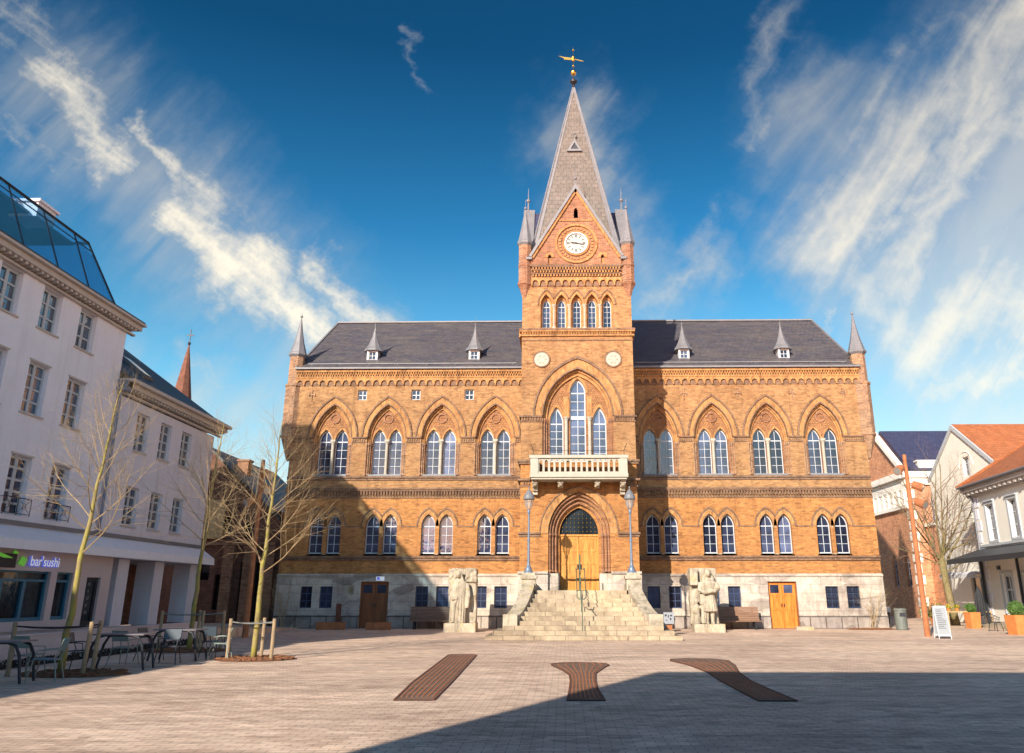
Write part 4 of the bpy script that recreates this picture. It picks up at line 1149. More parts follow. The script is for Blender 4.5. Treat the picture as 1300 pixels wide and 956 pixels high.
# right : kerchiefed woman with folded arms and a child before a slab
sc2 = empty('stone_sculpture', (7.05, 42.6, 0), 0, 'pale stone sculpture of a woman with folded arms and a child, right of the steps', 'sculpture')
MB().box(-.72, .78, -.62, .55, 0, .38).build('base', 'cstone', sc2)
m = MB()
rough_block(m, -.78, .62, .1, .5, .36, 3.0, 13)
rough_block(m, -.78, -.35, -.2, .3, 2.2, 3.0, 15, .07, 4, 3)
fuse(m, 'backing_slab', 'cstone', sc2, .05)
m = MB()
cx, cy = .12, -.22
m.lathe([(.34, .95), (.37, 1.0), (.33, 1.4), (.26, 1.78), (.25, 1.85), (.33, 2.1), (.37, 2.3), (.30, 2.44), (.13, 2.5), (.11, 2.58)], (cx, cy, 0), 18, 1.1, .8)
for k in range(10):
    a = -pi+pi*k/9; m.tube([(cx+.38*cos(a), cy+.29*sin(a), .98), (cx+.33*cos(a), cy+.25*sin(a), 1.4), (cx+.26*cos(a), cy+.2*sin(a), 1.78)], [.05, .04, .02], 6)
for s2 in (-1, 1): m.tube([(cx+s2*.14, cy, .38), (cx+s2*.14, cy, .7), (cx+s2*.13, cy, 1.05)], [.085, .10, .12], 9); m.ball((cx+s2*.14, cy-.12, .42), .1, 8, sy=1.6, sz=.6)
m.tube([(cx-.37, cy, 2.32), (cx-.45, cy-.12, 1.98), (cx-.25, cy-.34, 1.86), (cx+.12, cy-.36, 1.92)], [.14, .13, .11, .08], 9)
m.tube([(cx+.37, cy, 2.32), (cx+.45, cy-.12, 2.02), (cx+.25, cy-.36, 1.94), (cx-.12, cy-.36, 2.02)], [.14, .13, .11, .08], 9)
m.ball((cx, cy-.05, 2.77), .185, 12, sz=1.15); m.ball((cx, cy-.22, 2.73), .10, 8, sz=1.1); m.ball((cx, cy-.33, 2.73), .03, 6)
m.tube([(cx-.17, cy, 2.7), (cx-.2, cy, 2.48)], [.09, .13], 8); m.tube([(cx+.17, cy, 2.7), (cx+.2, cy, 2.48)], [.09, .13], 8)
fuse(m, 'woman_figure', 'cstone', sc2, .033)
m = MB()
m.lathe([(.17, .38), (.18, .5), (.16, .9), (.17, 1.15), (.15, 1.25), (.06, 1.31), (.055, 1.35)], (-.52, -.2, 0), 12); m.ball((-.52, -.24, 1.45), .115, 10, sz=1.15); m.ball((-.52, -.35, 1.44), .025, 5)
m.tube([(-.66, -.2, 1.2), (-.7, -.3, .95), (-.55, -.38, .88)], [.055, .05, .045], 7); m.tube([(-.36, -.2, 1.2), (-.28, -.3, 1.1), (-.2, -.34, 1.3)], [.055, .05, .045], 7)
for k in range(4): m.box(-.34, -.06, -.42, -.1, 1.3+k*.13, 1.39+k*.13)
m.box(-.30, -.08, -.38, -.1, .4, 1.3)
fuse(m, 'child_figure', 'cstone', sc2, .03)

# ---- benches
def bench():
    r = empty('bench', (0, 0, 0))
    bk = MB()
    for i in range(6): 
        t0, t1 = i/6+.008, (i+1)/6-.008
        P = lambda t: (.10+.28*t, .42+.72*t)
        (a0, z0), (a1, z1) = P(t0), P(t1)
        bk.hexa([(-1.45, a0, z0), (1.45, a0, z0), (1.45, a0+.045, z0), (-1.45, a0+.045, z0), (-1.45, a1, z1), (1.45, a1, z1), (1.45, a1+.045, z1), (-1.45, a1+.045, z1)])
    bk.build('backrest', 'bench', r)
    s_ = MB()
    for i in range(4): s_.box(-1.45, 1.45, -.42+i*.13, -.42+i*.13+.115, .40, .445)
    s_.build('seat', 'bench', r)
    for sx in (-1.15, 1.15):
        MB().box(sx-.04, sx+.04, -.38, -.30, 0, .35).box(sx-.04, sx+.04, .2, .28, 0, .35).box(sx-.04, sx+.04, -.38, .28, .34, .40).hexa([(sx-.04, .14, .4), (sx+.04, .14, .4), (sx+.04, .22, .4), (sx-.04, .22, .4), (sx-.04, .42, 1.12), (sx+.04, .42, 1.12), (sx+.04, .48, 1.12), (sx-.04, .48, 1.12)]).build('leg', 'iron', r)
    return r
b1_ = bench(); b1_.location = (-6.85, 45.6, 0); tag(b1_, 'long brown plank bench against the base, half hidden by the robed sculpture', 'bench', 'plank benches along the town hall')
b2_ = copy_tree(b1_); b2_.location = (8.9, 45.6, 0); b2_['label'] = 'long brown plank bench beside the orange basement door, right of the woman sculpture'
# door ramp walls and rusty post by the left basement door
for (x0, x1, y0, y1, h, l) in ((-13.0, -11.55, 44.6, 44.9, .34, 'low orange brown wall left of the brown basement door'), (-10.35, -9.1, 44.4, 44.7, .34, 'low orange brown wall right of the brown basement door'), (12.0, 12.9, 44.6, 44.9, .14, 'low stone kerb beside the orange basement door')):
    o = MB().box(x0, x1, y0, y1, 0, h).box(x0-.01, x1+.01, y0-.01, y1+.01, h, h+.04).build('door_kerb_wall', 'corten' if h > .2 else 'cstone'); tag(o, l, 'low wall')
o = MB().box(-12.2, -11.95, 45.3, 45.42, 0, 1.3).box(-12.18, -11.97, 45.295, 45.30, 1.05, 1.22).build('rusty_sign_post', 'corten_dark'); tag(o, 'dark rusty slab post standing by the brown basement door', 'sign post')

# ---- corten lamp masts
def mast(loc, h, heads, label, mat):
    r = empty('lamp_mast', loc, 0, label, 'lamp mast', 'rusty lamp masts in the square')
    MB().tube([(0, 0, 0), (0, 0, h)], [.125, .085], 10).build('pole', mat, r)
    for dx, dy, z, az in heads:
        s_ = MB(); s_.tube([(0, 0, z+.1), (dx*.5, dy*.5, z+.12)], .035, 6)
        c = Vector((dx, dy, z)); d = Vector((cos(az), sin(az), -.45)).normalized()
        s_.tube([c-d*.22, c-d*.2, c+d*.2, c+d*.28], [.08, .17, .19, .21], 12)
        o = s_.build('spotlight', mat, r)
        MB().tube([c+d*.281, c+d*.29], .17, 12).build('lens', 'steel', o)
mast((-13.65, 36.5, 0), 7.6, [(.28, -.1, 6.95, -.6), (.3, -.15, 6.3, -.9), (-.32, -.1, 5.75, -2.2)], 'thin rusty lamp mast with spotlights before the alley, behind the young trees', 'corten')
mast((15.9, 38.0, 0), 8.0, [(-.36, -.15, 7.3, -2.4), (.36, -.1, 6.55, -.5), (.38, -.15, 5.75, -1.0)], 'orange rusty lamp mast with three spotlights beside the white sign board', 'corten')

# ================================================================== LEFT BUILDINGS (local x = world Y, local y = inwards)
def cor(mb, x0, x1, z, pr, h=.5, mod=.42, dz=.16):
    mb.box(x0, x1, -pr, .0, z+h*.55, z+h); mb.box(x0, x1, -pr*.35, 0, z, z+h*.2)
    x = x0+.1
    while x < x1-.15:
        mb.box(x, x+mod*.4, -pr*.85, 0, z+h*.55-dz, z+h*.55); x += mod
b1 = empty('apartment_building', (-19, 0, 0), R(90), 'tall cream building with a blue glass storey on its roof at the left edge', 'building')
Y0, Y1 = 13.0, 33.2
cy1 = [30.35-2.35*k for k in range(8)]
hl = []
for c in cy1:
    hl += [rect(c-.57, c+.57, 11.0, 12.6-.02), rect(c-.57, c+.57, 7.9, 9.75), rect(c-.57, c+.57, 4.38, 6.4)]
w = MB().plate(rect(Y0, Y1, 3.3, 12.75), hl, 0, .35)
w.plate([(0, 0), (11, 0), (11, 12.75), (0, 12.75)], [], Y1-.3, Y1, lambda x, y, z: (y, x+.35, z))
w.plate([(0, 0), (11, 0), (11, 12.75), (0, 12.75)], [], Y0, Y0+.3, lambda x, y, z: (y, x+.35, z))
w.box(Y0, Y1, 11, 11.3, 0, 12.75)
w.build('wall', 'cream', b1)
c = MB(); cor(c, Y0-.3, Y1+.45, 12.6, .42, .42, .3, .10); c.box(Y0-.3, Y1+.5, -.58, 0, 13.03, 13.12)
for k in range(11): pass
c.box(Y1-.0, Y1+.45, 0, 11, 12.83, 13.05); c.build('cornice', 'trim', b1)
MB().box(Y0, Y1+.4, -.55, 11, 13.14, 13.2).build('roof_deck', 'slate_dark', b1)
w3 = rect_window(1.14, 1.56, 2, 3, .085, mid=True, gmat='glass_sky'); w2 = rect_window(1.14, 1.85, 2, 4, .085, mid=True, gmat='glass_sky'); w1 = rect_window(1.14, 2.02, 2, 5, .10, mid=True)
for c in cy1:
    place(w3, (c, .16, 11.0), b1); place(w2, (c, .16, 7.9), b1); place(w1, (c, .16, 4.38), b1)
sm = MB()
for c in cy1:
    for z in (11.0, 7.9): sm.box(c-.66, c+.66, -.07, .12, z-.07, z-.005)
    for z, in ((12.58,), (9.75,), (6.4,)): sm.box(c-.62, c+.62, -.04, .1, z+.005, z+.07)
sm.build('window_sill', 'trim', b1)
def juliet():
    m = MB(); m.tube([(-.72, -.16, 4.95), (.72, -.16, 4.95)], .018, 5).tube([(-.72, -.16, 4.42), (.72, -.16, 4.42)], .014, 5)
    for x in (-.72, 0, .72): m.tube([(x, -.16, 4.35), (x, -.16, 4.97)], .014, 5)
    for x in (-.36, .36):
        for s2 in (-1, 1): m.tube([(x-.34, -.16, 4.69-s2*.24), (x+.34, -.16, 4.69+s2*.24)], .010, 4)
        m.tube([(x+.1*cos(a*pi/4), -.16, 4.69+.1*sin(a*pi/4)) for a in range(9)], .010, 4)
    for x in (-.72, .72): m.tube([(x, -.16, 4.95), (x, 0, 4.95)], .012, 4)
    return m.build('balcony_railing', 'iron')
jl = juliet()
for c in cy1: place(jl, (c, 0, 0), b1)
# glass penthouse
gp = MB(); gf = MB()
gy0, gy1 = 14.0, 32.0
zb, zt_ = 13.2, 15.9
def gpt(yv, t): return (yv-(1.0*t if yv > 30 else 0), -.15+1.15*t, zb+(zt_-zb)*t)
gm, gnt, gb = new_mat('penthouse_glass')
gb.inputs['Base Color'].default_value = (.08, .42, .70, 1); gb.inputs['Roughness'].default_value = .03; gb.inputs['IOR'].default_value = 1.7
tr_ = N(gnt, 'ShaderNodeBsdfTransparent'); tr_.inputs[0].default_value = (.48, .74, .95, 1)
mx = N(gnt, 'ShaderNodeMixShader'); mx.inputs[0].default_value = .45
L(gnt, tr_.outputs[0], mx.inputs[1]); L(gnt, gb.outputs[0], mx.inputs[2]); L(gnt, mx.outputs[0], gnt.nodes['Material Output'].inputs[0])
A, B = gpt(gy0, 0), gpt(gy1, 0); C_, D_ = gpt(gy1, 1), gpt(gy0, 1)
gp.quad(A, B, C_, D_)
E_ = (gy1, 7, zb); F_ = (gy1-1.0, 7, zt_)
gp.quad(B, E_, F_, C_)
gp.build('glass_storey', gm, b1)
ts_ = []
yv = gy1
while yv > gy0:
    a, b = gpt(yv, 0), gpt(yv, 1) if yv == gy1 else (yv, gpt(yv-3 if yv > 30 else yv, 1)[1], zt_)
    gf.tube([a, b], .05 if yv == gy1 else .035, 4); ts_.append(yv); yv -= 2.05
gf.tube([gpt(gy0, 1), gpt(gy1, 1)], .07, 4); gf.tube([(gy0, .86, 15.55), (gy1-.87, .86, 15.55)], .03, 4); gf.tube([(gy0, -.15, zb+.04), (gy1, -.15, zb+.04)], .05, 4)
gf.tube([B, E_], .05, 4).tube([C_, F_], .07, 4)
gf.box(gy0, gy1-1.0, 1.6, 7, zt_-.10, zt_)
for yv in (17, 21, 25.2, 28.6): gf.box(yv-.12, yv+.12, 3.4, 3.6, zb, zt_-.1)
gf.build('glass_storey_frame', 'darkmetal', b1)
pw = MB().box(gy0, gy1-3, 4.5, 4.7, zb, zt_-.1).build('inner_wall', 'bluepaint', b1)
ch = MB().box(28.0, 29.1, 1.3, 2.4, zt_-.2, 16.3).box(27.9, 29.2, 1.2, 2.5, 16.3, 16.4)
ch.build('chimney', 'cream', b1)
# ground floor shopfront of b1
g1 = MB().plate(rect(Y0, 35.0, .5, 3.3), [rect(14.0, 24.0, .9, 2.55), rect(24.6, 30.85, .86, 2.56), rect(31.25, 32.25, .86, 2.56), rect(33.25, 34.25, .57, 2.42)], 0, .3)
g1.box(Y0, 35.0, -.02, .02, 2.56+.62, 3.3)
g1.build('shopfront_wall', 'pink', b1)
sf = MB()
for x0, x1, n in ((14.0, 24.0, 8), (24.6, 30.85, 5), (31.25, 32.25, 1)):
    sf.plate(rect(x0, x1, .86, 2.56), [rect(x0+(x1-x0)*k/n+.09, x0+(x1-x0)*(k+1)/n-.09, .98, 2.2) for k in range(n)]+[rect(x0+.06, x1-.06, 2.28, 2.5)], .12, .2)
sfo = sf.build('shop_window_frame', 'bluepaint', b1)
MB().box(14.0, 32.25, .21, .22, .88, 2.54).build('pane', 'glass_dark', sfo)
bu = MB()
for yv, z in ((26.3, 2.0), (27.3, 2.0), (28.4, 1.9)): bu.ball((yv, .205, z), .028, 6)
bu.build('hanging_bulb', 'bulb', sfo)
sd = MB().plate(rect(33.25, 34.25, .57, 2.42), [rect(33.4, 34.1, .75, 2.3)], .1, .18).build('shop_door', 'darkmetal', b1)
MB().box(33.4, 34.1, .14, .15, .75, 2.3).build('pane', 'glass_dark', sd)
dm = MB()
for k in range(5): dm.box(33.62, 33.62+random.uniform(.12, .25), .125, .135, 2.1-k*.27, 2.1-k*.27+.12)
dm.build('door_lettering', 'chalk', sd)
# fascia band over both
fb = MB().hexa([(Y0, -.75, 3.22), (43.45, -.75, 3.22), (43.45, 0, 3.30), (Y0, 0, 3.30), (Y0, -.72, 3.55), (43.45, -.72, 3.55), (43.45, 0, 4.05), (Y0, 0, 4.05)]).build('awning', 'fascia', b1)
MB().box(Y0, 43.5, -.09, .0, 4.06, 4.2).build('awning_flashing', 'lead', b1)
# sign lettering
def text(body, size, loc, rot, mat, parent, name, ext=.02):
    cu = bpy.data.curves.new(name, 'FONT'); cu.body = body; cu.size = size; cu.extrude = ext; cu.bevel_depth = .004
    o = bpy.data.objects.new('tmp', cu); COL.objects.link(o)
    dg = bpy.context.evaluated_depsgraph_get(); me = bpy.data.meshes.new_from_object(o.evaluated_get(dg))
    bpy.data.objects.remove(o); me.materials.clear(); me.materials.append(MT[mat]); me.name = name
    q = bpy.data.objects.new(name, me); COL.objects.link(q); q.parent = parent; q.location = loc; q.rotation_euler = rot
    return q
s1 = text("bar'sushi", .50, (29.35, -.07, 2.72), (R(90), 0, 0), 'signblue', b1, 'shop_sign_lettering', .03)
s2_ = text("bar'sushi", .50, (29.37, -.105, 2.735), (R(90), 0, 0), 'signwhite', s1, 'lettering_face', .002); s2_.location = (.012, .022, .036); s2_.rotation_euler = (0, 0, 0); s2_.scale = (.992, .96, 1)
lf = MB().sheet([(28.75, 2.78), (29.1, 2.70), (29.25, 2.95), (28.95, 3.05)], lambda x, z: (x, -.06, z)).sheet([(28.35, 3.02), (28.6, 2.95), (28.7, 3.16), (28.45, 3.22)], lambda x, z: (x, -.06, z)).build('sign_leaf', 'leafgreen', b1)
sb = MB().box(26.4, 28.6, -.1, 0, 2.64, 3.1).build('sign_box', 'ink', b1)
text("bar'sushi", .26, (26.75, -.12, 2.72), (R(90), 0, 0), 'signblue', sb, 'sign_box_lettering', .006)
MB().plate([(26.6, 2.95), (27.2, 2.95), (27.5, 3.02), (27.9, 2.95), (28.4, 2.95), (27.9, 3.07), (27.5, 3.14), (27.0, 3.07)], [], -.112, -.102).build('sign_mark', 'leafgreen', sb)

b2 = empty('arcade_building', (-19, 0, 0), R(90), 'lower grey-pink building with a dark hipped roof and square arcade columns', 'building')
cy2 = [35.75, 37.95, 40.15]
hl = []
for c in cy2: hl += [rect(c-.55, c+.55, 7.85, 9.55), rect(c-.55, c+.55, 4.62, 6.28)]
Ya, Yb = 33.22, 43.3
w = MB().plate(rect(Ya, Yb, 4.05, 9.95), hl, .02, .32)
w.box(Yb-.3, Yb, .32, 11, 3.2, 9.95); w.box(Ya, Yb, 10.7, 11, 0, 9.95)
w.build('wall', 'cream2', b2)
wa = rect_window(1.10, 1.70, 2, 4, .085, mid=True, gmat='glass_sky'); wb_ = rect_window(1.10, 1.66, 2, 4, .085, mid=True, gmat='glass_sky')
for c in cy2: place(wa, (c, .15, 7.85), b2); place(wb_, (c, .15, 4.62), b2)
sm = MB()
for c in cy2:
    for z in (7.85, 4.62): sm.box(c-.62, c+.62, -.05, .12, z-.07, z-.005)
sm.build('window_sill', 'trim', b2)
c = MB(); cor(c, Ya-.0, Yb+.5, 10.0, .45, .45, .3, .10); c.box(Ya, Yb+.62, -.65, 0, 10.46, 10.6)
for k in range(1): c.box(Yb, Yb+.5, 0, 11, 10.25, 10.5)
c.build('cornice', 'trim', b2)
rf2 = MB()
e0 = -.65; Ye = Yb+.65; rx, rz2 = 4.9, 14.7; Yr = 40.2
vv = {n: rf2.bm.verts.new(p) for n, p in dict(a=(Ya+.02, e0, 10.6), b=(Ye, e0, 10.6), b2=(Ye-.7, e0+.75, 11.0), c=(Yr, rx, rz2), d=(Ya+.02, rx, rz2), e=(Ya+.02, 11, 10.6), f=(Ye, 11, 10.6), a2=(Ya+.02, e0+.75, 11.0), f2=(Ye-.7, 10.4, 11.0)).items()}
rf2.face([vv[k] for k in ('a', 'b', 'b2', 'a2')]); rf2.face([vv[k] for k in ('a2', 'b2', 'c', 'd')]); rf2.face([vv[k] for k in ('b', 'f', 'f2', 'b2')]); rf2.face([vv[k] for k in ('b2', 'f2', 'c')]); rf2.face([vv[k] for k in ('d', 'c', 'f2', 'f', 'e')]); rf2.face([vv[k] for k in ('a', 'e', 'f', 'b')]); rf2.face([vv[k] for k in ('a', 'a2', 'd', 'e')])
r2 = rf2.build('roof', 'slate_dark', b2)
def onroof(x, t): # along slope
    return (x, -.65+.75+(rx+.65-.75)*t, 11.0+(rz2-11.0)*t)
a, b_, c_, d_ = onroof(36.6, .15), onroof(37.5, .15), onroof(37.5, .45), onroof(36.6, .45)
up = Vector((0, -.08, .08))
sk = MB().hexa([Vector(p) for p in (a, b_, c_, d_)]+[Vector(p)+up for p in (a, b_, c_, d_)]).build('skylight', 'lead', r2)
up2 = up*1.1
MB().hexa([Vector(p)*(1)+up*1.02 for p in (onroof(36.68, .18), onroof(37.42, .18), onroof(37.42, .42), onroof(36.68, .42))]+[Vector(p)+up*1.25 for p in (onroof(36.68, .18), onroof(37.42, .18), onroof(37.42, .42), onroof(36.68, .42))]).build('pane', 'glass', sk)
dp = MB().tube([(33.3, -.12, 10.2), (33.3, -.12, 4.2)], .06, 8).box(33.1, 33.55, -.45, -.0, 10.05, 10.5).build('drainpipe', 'lampgrey', b2)
def arc_col(): return MB().box(-.45, .45, -.0, .85, .45, 3.22).build('arcade_column', 'cream2')
ac = arc_col()
for yv in (35.9, 39.1, 42.82): place(ac, (yv, 0, 0), b2)
ar = MB().box(34.7, 43.3, 3.2, 3.5, .3, 3.25).box(34.3, 34.8, .3, 3.2, .3, 3.25)
ar.build('arcade_back_wall', 'brick_brown', b2)
MB().box(34.4, 43.3, .0, 3.5, 3.24, 3.4).build('arcade_ceiling', 'cream2', b2)
wi = rect_window(.9, 1.3, 3, 3, .06)
for yv in (36.4, 38.2, 40.6): place(wi, (yv, 3.14, 1.2), b2)

b0 = empty('townhouse_row', (-19, 0, 0), R(90), 'plain cream townhouse outside the left of the view, beside the glass topped building', 'building')
hl = [rect(c-.55, c+.55, z, z+1.7) for c in [-9+2.6*k for k in range(8)] for z in (4.4, 7.2)]
w = MB().plate(rect(-12, 12.9, 0, 9.2), hl, 0, .3).box(-12, 12.9, 9, 9.3, 0, 9.2).box(-12, -11.7, .3, 9, 0, 9.2).box(12.6, 12.9, .3, 9, 0, 9.2); w.build('wall', 'cream2', b0)
w = rect_window(1.1, 1.7, 4, 4, .06, mid=True)
for c in [-9+2.6*k for k in range(8)]:
    for z in (4.4, 7.2): place(w, (c, .15, z), b0)
MB().hexa([(-12.3, -.4, 9.2), (13, -.4, 9.2), (13, 9.6, 9.2), (-12.3, 9.6, 9.2), (-12.3, 4.5, 11), (13, 4.5, 11), (13, 4.7, 11), (-12.3, 4.7, 11)]).build('roof', 'slate_dark', b0)
st_ = empty('added_shade_tower', (-27.5, 21, 0), 0, 'unseen cream tower with steep slate roof, added to shade the left wing', 'tower')  # added out of view, shaped to cast the shadow on the left wing
MB().plate(rect(-3.5, 3.5, 0, 18.4), [rect(-2.4, -1.4, 14, 16), rect(-.5, .5, 14, 16), rect(1.4, 2.4, 14, 16)], -2, -1.7).box(-3.5, 3.5, 1.7, 2, 0, 18.4).box(-3.5, -3.2, -1.7, 1.7, 0, 18.4).box(3.2, 3.5, -1.7, 1.7, 0, 18.4).build('wall', 'cream2', st_)
MB().hexa([(-3.7, -2.2, 18.4), (3.7, -2.2, 18.4), (3.7, 2.2, 18.4), (-3.7, 2.2, 18.4), (-3.0, -.1, 23.8), (1.0, -.1, 23.8), (1.0, .1, 23.8), (-3.0, .1, 23.8)]).build('roof', 'slate_dark', st_)
# buildings behind the viewpoint whose shade reaches the front of the square
for (x0, x1, yf, h, lab, mt) in ((-10, 45, -6.0, 13.0, 'long brick block on the near side of the square, behind the viewpoint', 'brick_red'), (-24, -10.3, -8.3, 7.0, 'white rendered house on the near side of the square, behind the viewpoint', 'white')):
    bb = empty('square_building', (0, yf, 0), 0, lab, 'building')
    n = int((x1-x0)/2.6); hl = [rect(x0+1.3+2.6*k-.5, x0+1.3+2.6*k+.5, z, z+1.7) for k in range(n) for z in (1.0, 4.4, 7.6) if z+2 < h and x0+1.3+2.6*k+.5 < x1]
    MB().plate(rect(x0, x1, 0, h), hl, 0, .3, lambda x, y, z: (x, -y, z)).box(x0, x1, -10, -9.7, 0, h).box(x0, x0+.3, -9.7, -.3, 0, h).box(x1-.3, x1, -9.7, -.3, 0, h).build('wall', mt, bb)
    MB().box(x0, x1, -9.7, -.3, h-.4, h-.1).build('roof', 'slate_dark', bb)
    win = rect_window(1.0, 1.7, 2, 3, .06)
    for q in hl:
        place(win, ((q[0][0]+q[1][0])/2, -.15, q[0][1]), bb)
        
# alley building
al = empty('brick_house', (0, 50, 0), 0, 'dark brown brick gabled house with pilasters in the alley left of the town hall', 'house')
MB().plate([(-25.5, 0), (-15.3, 0), (-15.3, 6.3), (-17.4, 6.6), (-17.4, 6.7), (-18.0, 6.7), (-22.0, 10.3), (-25.5, 7.2)], [rect(-20.9, -20.3, .9, 2.9), rect(-19.4, -19.1+.0, .2, 3.6), rect(-18.5, -17.95, .2, 3.6), lancet(-21.6, .35, 2.6, 3.6, 4.0), rect(-21.0, -20.2, 5.2, 6.4), rect(-19.4, -18.7, 5.0, 6.0)], 0, .3).build('wall', 'brick_brown', al)
MB().box(-25.5, -17.9, .32, .42, 0, 6.6).build('window_recess', 'glass_dark', al)
pl = MB()
for x in (-20.1, -18.85, -17.65, -16.6): pl.box(x-.32, x+.32, -.3, -.0, 0, 4.4); pl.box(x-.38, x+.38, -.36, 0, 4.4, 4.55)
pl.box(-24, -17.4, -.12, 0, 4.6, 4.8); pl.build('pilaster', 'brick_red', al)
MB().box(-22.3, -20.7, -.16, -.0, 5.0, 7.3).build('plaster_panel', 'crate', al)
rr = MB()
for (xa_, za_, xb_, zb_) in ((-17.2, 6.0, -22.0, 10.35), (-26.0, 6.7, -22.0, 10.35)):
    rr.hexa([(xa_, -.3, za_), (xb_, -.3, zb_), (xb_, 12, zb_), (xa_, 12, za_), (xa_, -.3, za_+.2), (xb_, -.3, zb_+.2), (xb_, 12, zb_+.2), (xa_, 12, za_+.2)])
rr.build('roof', 'slate_dark', al)
MB().box(-21.1, -20.4, 2.0, 2.7, 8.3, 10.0).box(-21.16, -20.34, 1.94, 2.76, 10.0, 10.12).build('chimney', 'brick_red', al)
# church tower far off
cht = empty('church_tower', (-39.0, 80, 0), 0, 'distant brick church spire rising behind the dark roof on the left', 'church tower')
MB().box(-2, 2, -2, 2, 0, 17).build('tower_wall', 'brick_red', cht)
MB().lathe([(1.9, 16.8), (1.35, 18), (.06, 26.6)], (0, 0, 0), 8, rot=pi/8).build('spire', 'brick_brown', cht)
MB().ball((0, 0, 26.75), .17, 8).tube([(0, 0, 26.7), (0, 0, 28.3)], .05, 5).box(-.35, .35, -.04, .04, 27.6, 27.7).build('cross', 'iron', cht)

# ================================================================== RIGHT BUILDINGS
# brick museum-like block with slate roof
bb = empty('brick_block', (28.0, 67.2, -.2), 0, 'orange brick building with dark blue slate roof and pilaster frieze behind the right mast', 'building'); bb.scale = (1.12, 1.12, 1.12)
w = MB()
w.plate(rect(0, 16, 0, 10.2), [rect(1.6, 2.7, 6.3, 8.5), rect(4.4, 5.5, 6.3, 8.5), rect(1.6, 2.7, 2.2, 4.6), rect(4.4, 5.5, 2.2, 4.6)], 0, .3)
wsd_ = MB()
fS = lambda x, y, z: (y, x, z)
w.plate([(0.3, 0), (9.2, 0), (9.2, 10.2), (4.6, 13.9), (0.3, 10.4)], [lancet(1.6, .42, 2.3, 4.0, 4.6), lancet(4.0, .42, 2.3, 4.0, 4.6)], 0, .3, fS)
w.box(0, 16, 8.9, 9.2, 0, 10.2)
w.build('wall', 'brick_orange', bb)
q = MB()
for k in range(13): q.box(-.05, .32+(.15 if k % 2 else 0), -.05, .30+(.15 if k % 2 else 0), .2+k*.75, .2+k*.75+.6)
q.build('corner_quoin', 'white', bb)
tr2 = MB().box(-.35, 16, -.35, 0, 9.9, 10.35).box(-.2, 16, -.2, 0, 9.4, 9.9).box(-.45, .0, .0, 9.5, 9.9, 10.35).box(-.15, 0, .1, 9.2, 9.1, 9.88).box(-.08, 0, .1, 9.2, 8.0, 9.1).box(-.25, 0, .1, 9.2, 7.75, 8.0)
for k in range(9): tr2.box(-.2, -.08, .3+k*1.0, .62+k*1.0, 8.0, 9.1)
for (x0, z0, x1, z1) in ((-.5, 10.35, 4.6, 14.25), (9.7, 10.35, 4.6, 14.25)):
    tr2.hexa([(-.35, x0, z0), (-.0, x0, z0), (-.0, x1, z1), (-.35, x1, z1), (-.35, x0, z0-.45), (-.0, x0, z0-.45), (-.0, x1, z1-.45), (-.35, x1, z1-.45)])
tr2.build('cornice', 'white', bb)
MB().box(1.0, 4.2, -.1, .4, 10.35, 11.1).box(.9, 4.3, -.15, .45, 11.1, 11.2).build('parapet', 'white', bb)
MB().hexa([(.31, -.4, 10.4), (16, -.4, 10.4), (16, 9.6, 10.4), (.31, 9.6, 10.4), (.31, 4.5, 14.25), (16, 4.5, 14.25), (16, 4.7, 14.25), (.31, 4.7, 14.25)]).build('roof', 'slate_blue', bb)
wn = rect_window(1.1, 2.2, 2, 4, .08)
for x, z in ((2.15, 6.3), (4.95, 6.3), (2.15, 2.3), (4.95, 2.3)): place(wn, (x, .12, z), bb)
wg = lancet_window(.42, 2.3, 4.0, 4.6, 4, .06)
for yv in (1.6, 4.0):
    o = place(wg, (.18, yv, 0), bb); o.rotation_euler.z = R(-90)
# porch block in front
MB().box(1.0, 6.5, -3.2, 0, 0, 6.4).build('porch_wing', 'brick_orange', bb)
MB().box(.85, 6.6, -3.35, -0.0, 6.4, 6.6).build('porch_coping', 'white', bb)
MB().box(.9, 1.4, -3.28, -3.2, 0, 6.4).build('porch_quoin', 'white', bb)

# white gabled shop house
gh_ = empty('gabled_shop_house', (26.8, 55.6, 0), 0, 'white gabled house with an orange tiled roof above a small shop window', 'house')
w = MB().plate([(-4.6, 0), (4.6, 0), (4.6, 9.7), (0, 12.75), (-4.6, 9.7)], [rect(-1.6, -.7, 9.3, 10.55), rect(-1.8, -.9, 5.2, 7.0), rect(-3.4, .6, .9, 2.9)], 0, .3, fS)
w.box(.3, 16, -4.6, -4.3, 0, 9.7); w.build('wall', 'white', gh_)
MB().box(.29, .6, -4.3, 4.3, 0, 9.5).build('room_wall', 'cream2', gh_)
wn = rect_window(.9, 1.25, 2, 3, .08); o = place(wn, (.15, -1.15, 9.3), gh_); o.rotation_euler.z = R(-90)
wn = rect_window(.9, 1.8, 2, 4, .08); o = place(wn, (.15, -1.35, 5.2), gh_); o.rotation_euler.z = R(-90)
wn = rect_window(4.0, 2.0, 4, 1, .10, gmat='glass_dark'); o = place(wn, (.12, -1.4, .9), gh_); o.rotation_euler.z = R(-90)
MB().plate([(-4.75, 9.75), (-4.6, 9.55), (0, 12.6), (4.6, 9.55), (4.75, 9.75), (0, 12.95)], [], -.12, .3, fS).build('gable_trim', 'frame', gh_)
MB().tube([(-.02, -1.15+.95*cos(pi*k/12), 9.9+1.0*sin(pi*k/12)) for k in range(13)], .03, 5).build('blind_arch', 'white', gh_)
rt = MB()
for s2 in (-1, 1): rt.hexa([(.0, s2*4.8, 9.62), (16, s2*4.8, 9.62), (16, 0, 12.82), (0, 0, 12.82), (0, s2*4.8, 9.8), (16, s2*4.8, 9.8), (16, 0, 13.0), (0, 0, 13.0)])
rt.build('roof', 'tile', gh_)
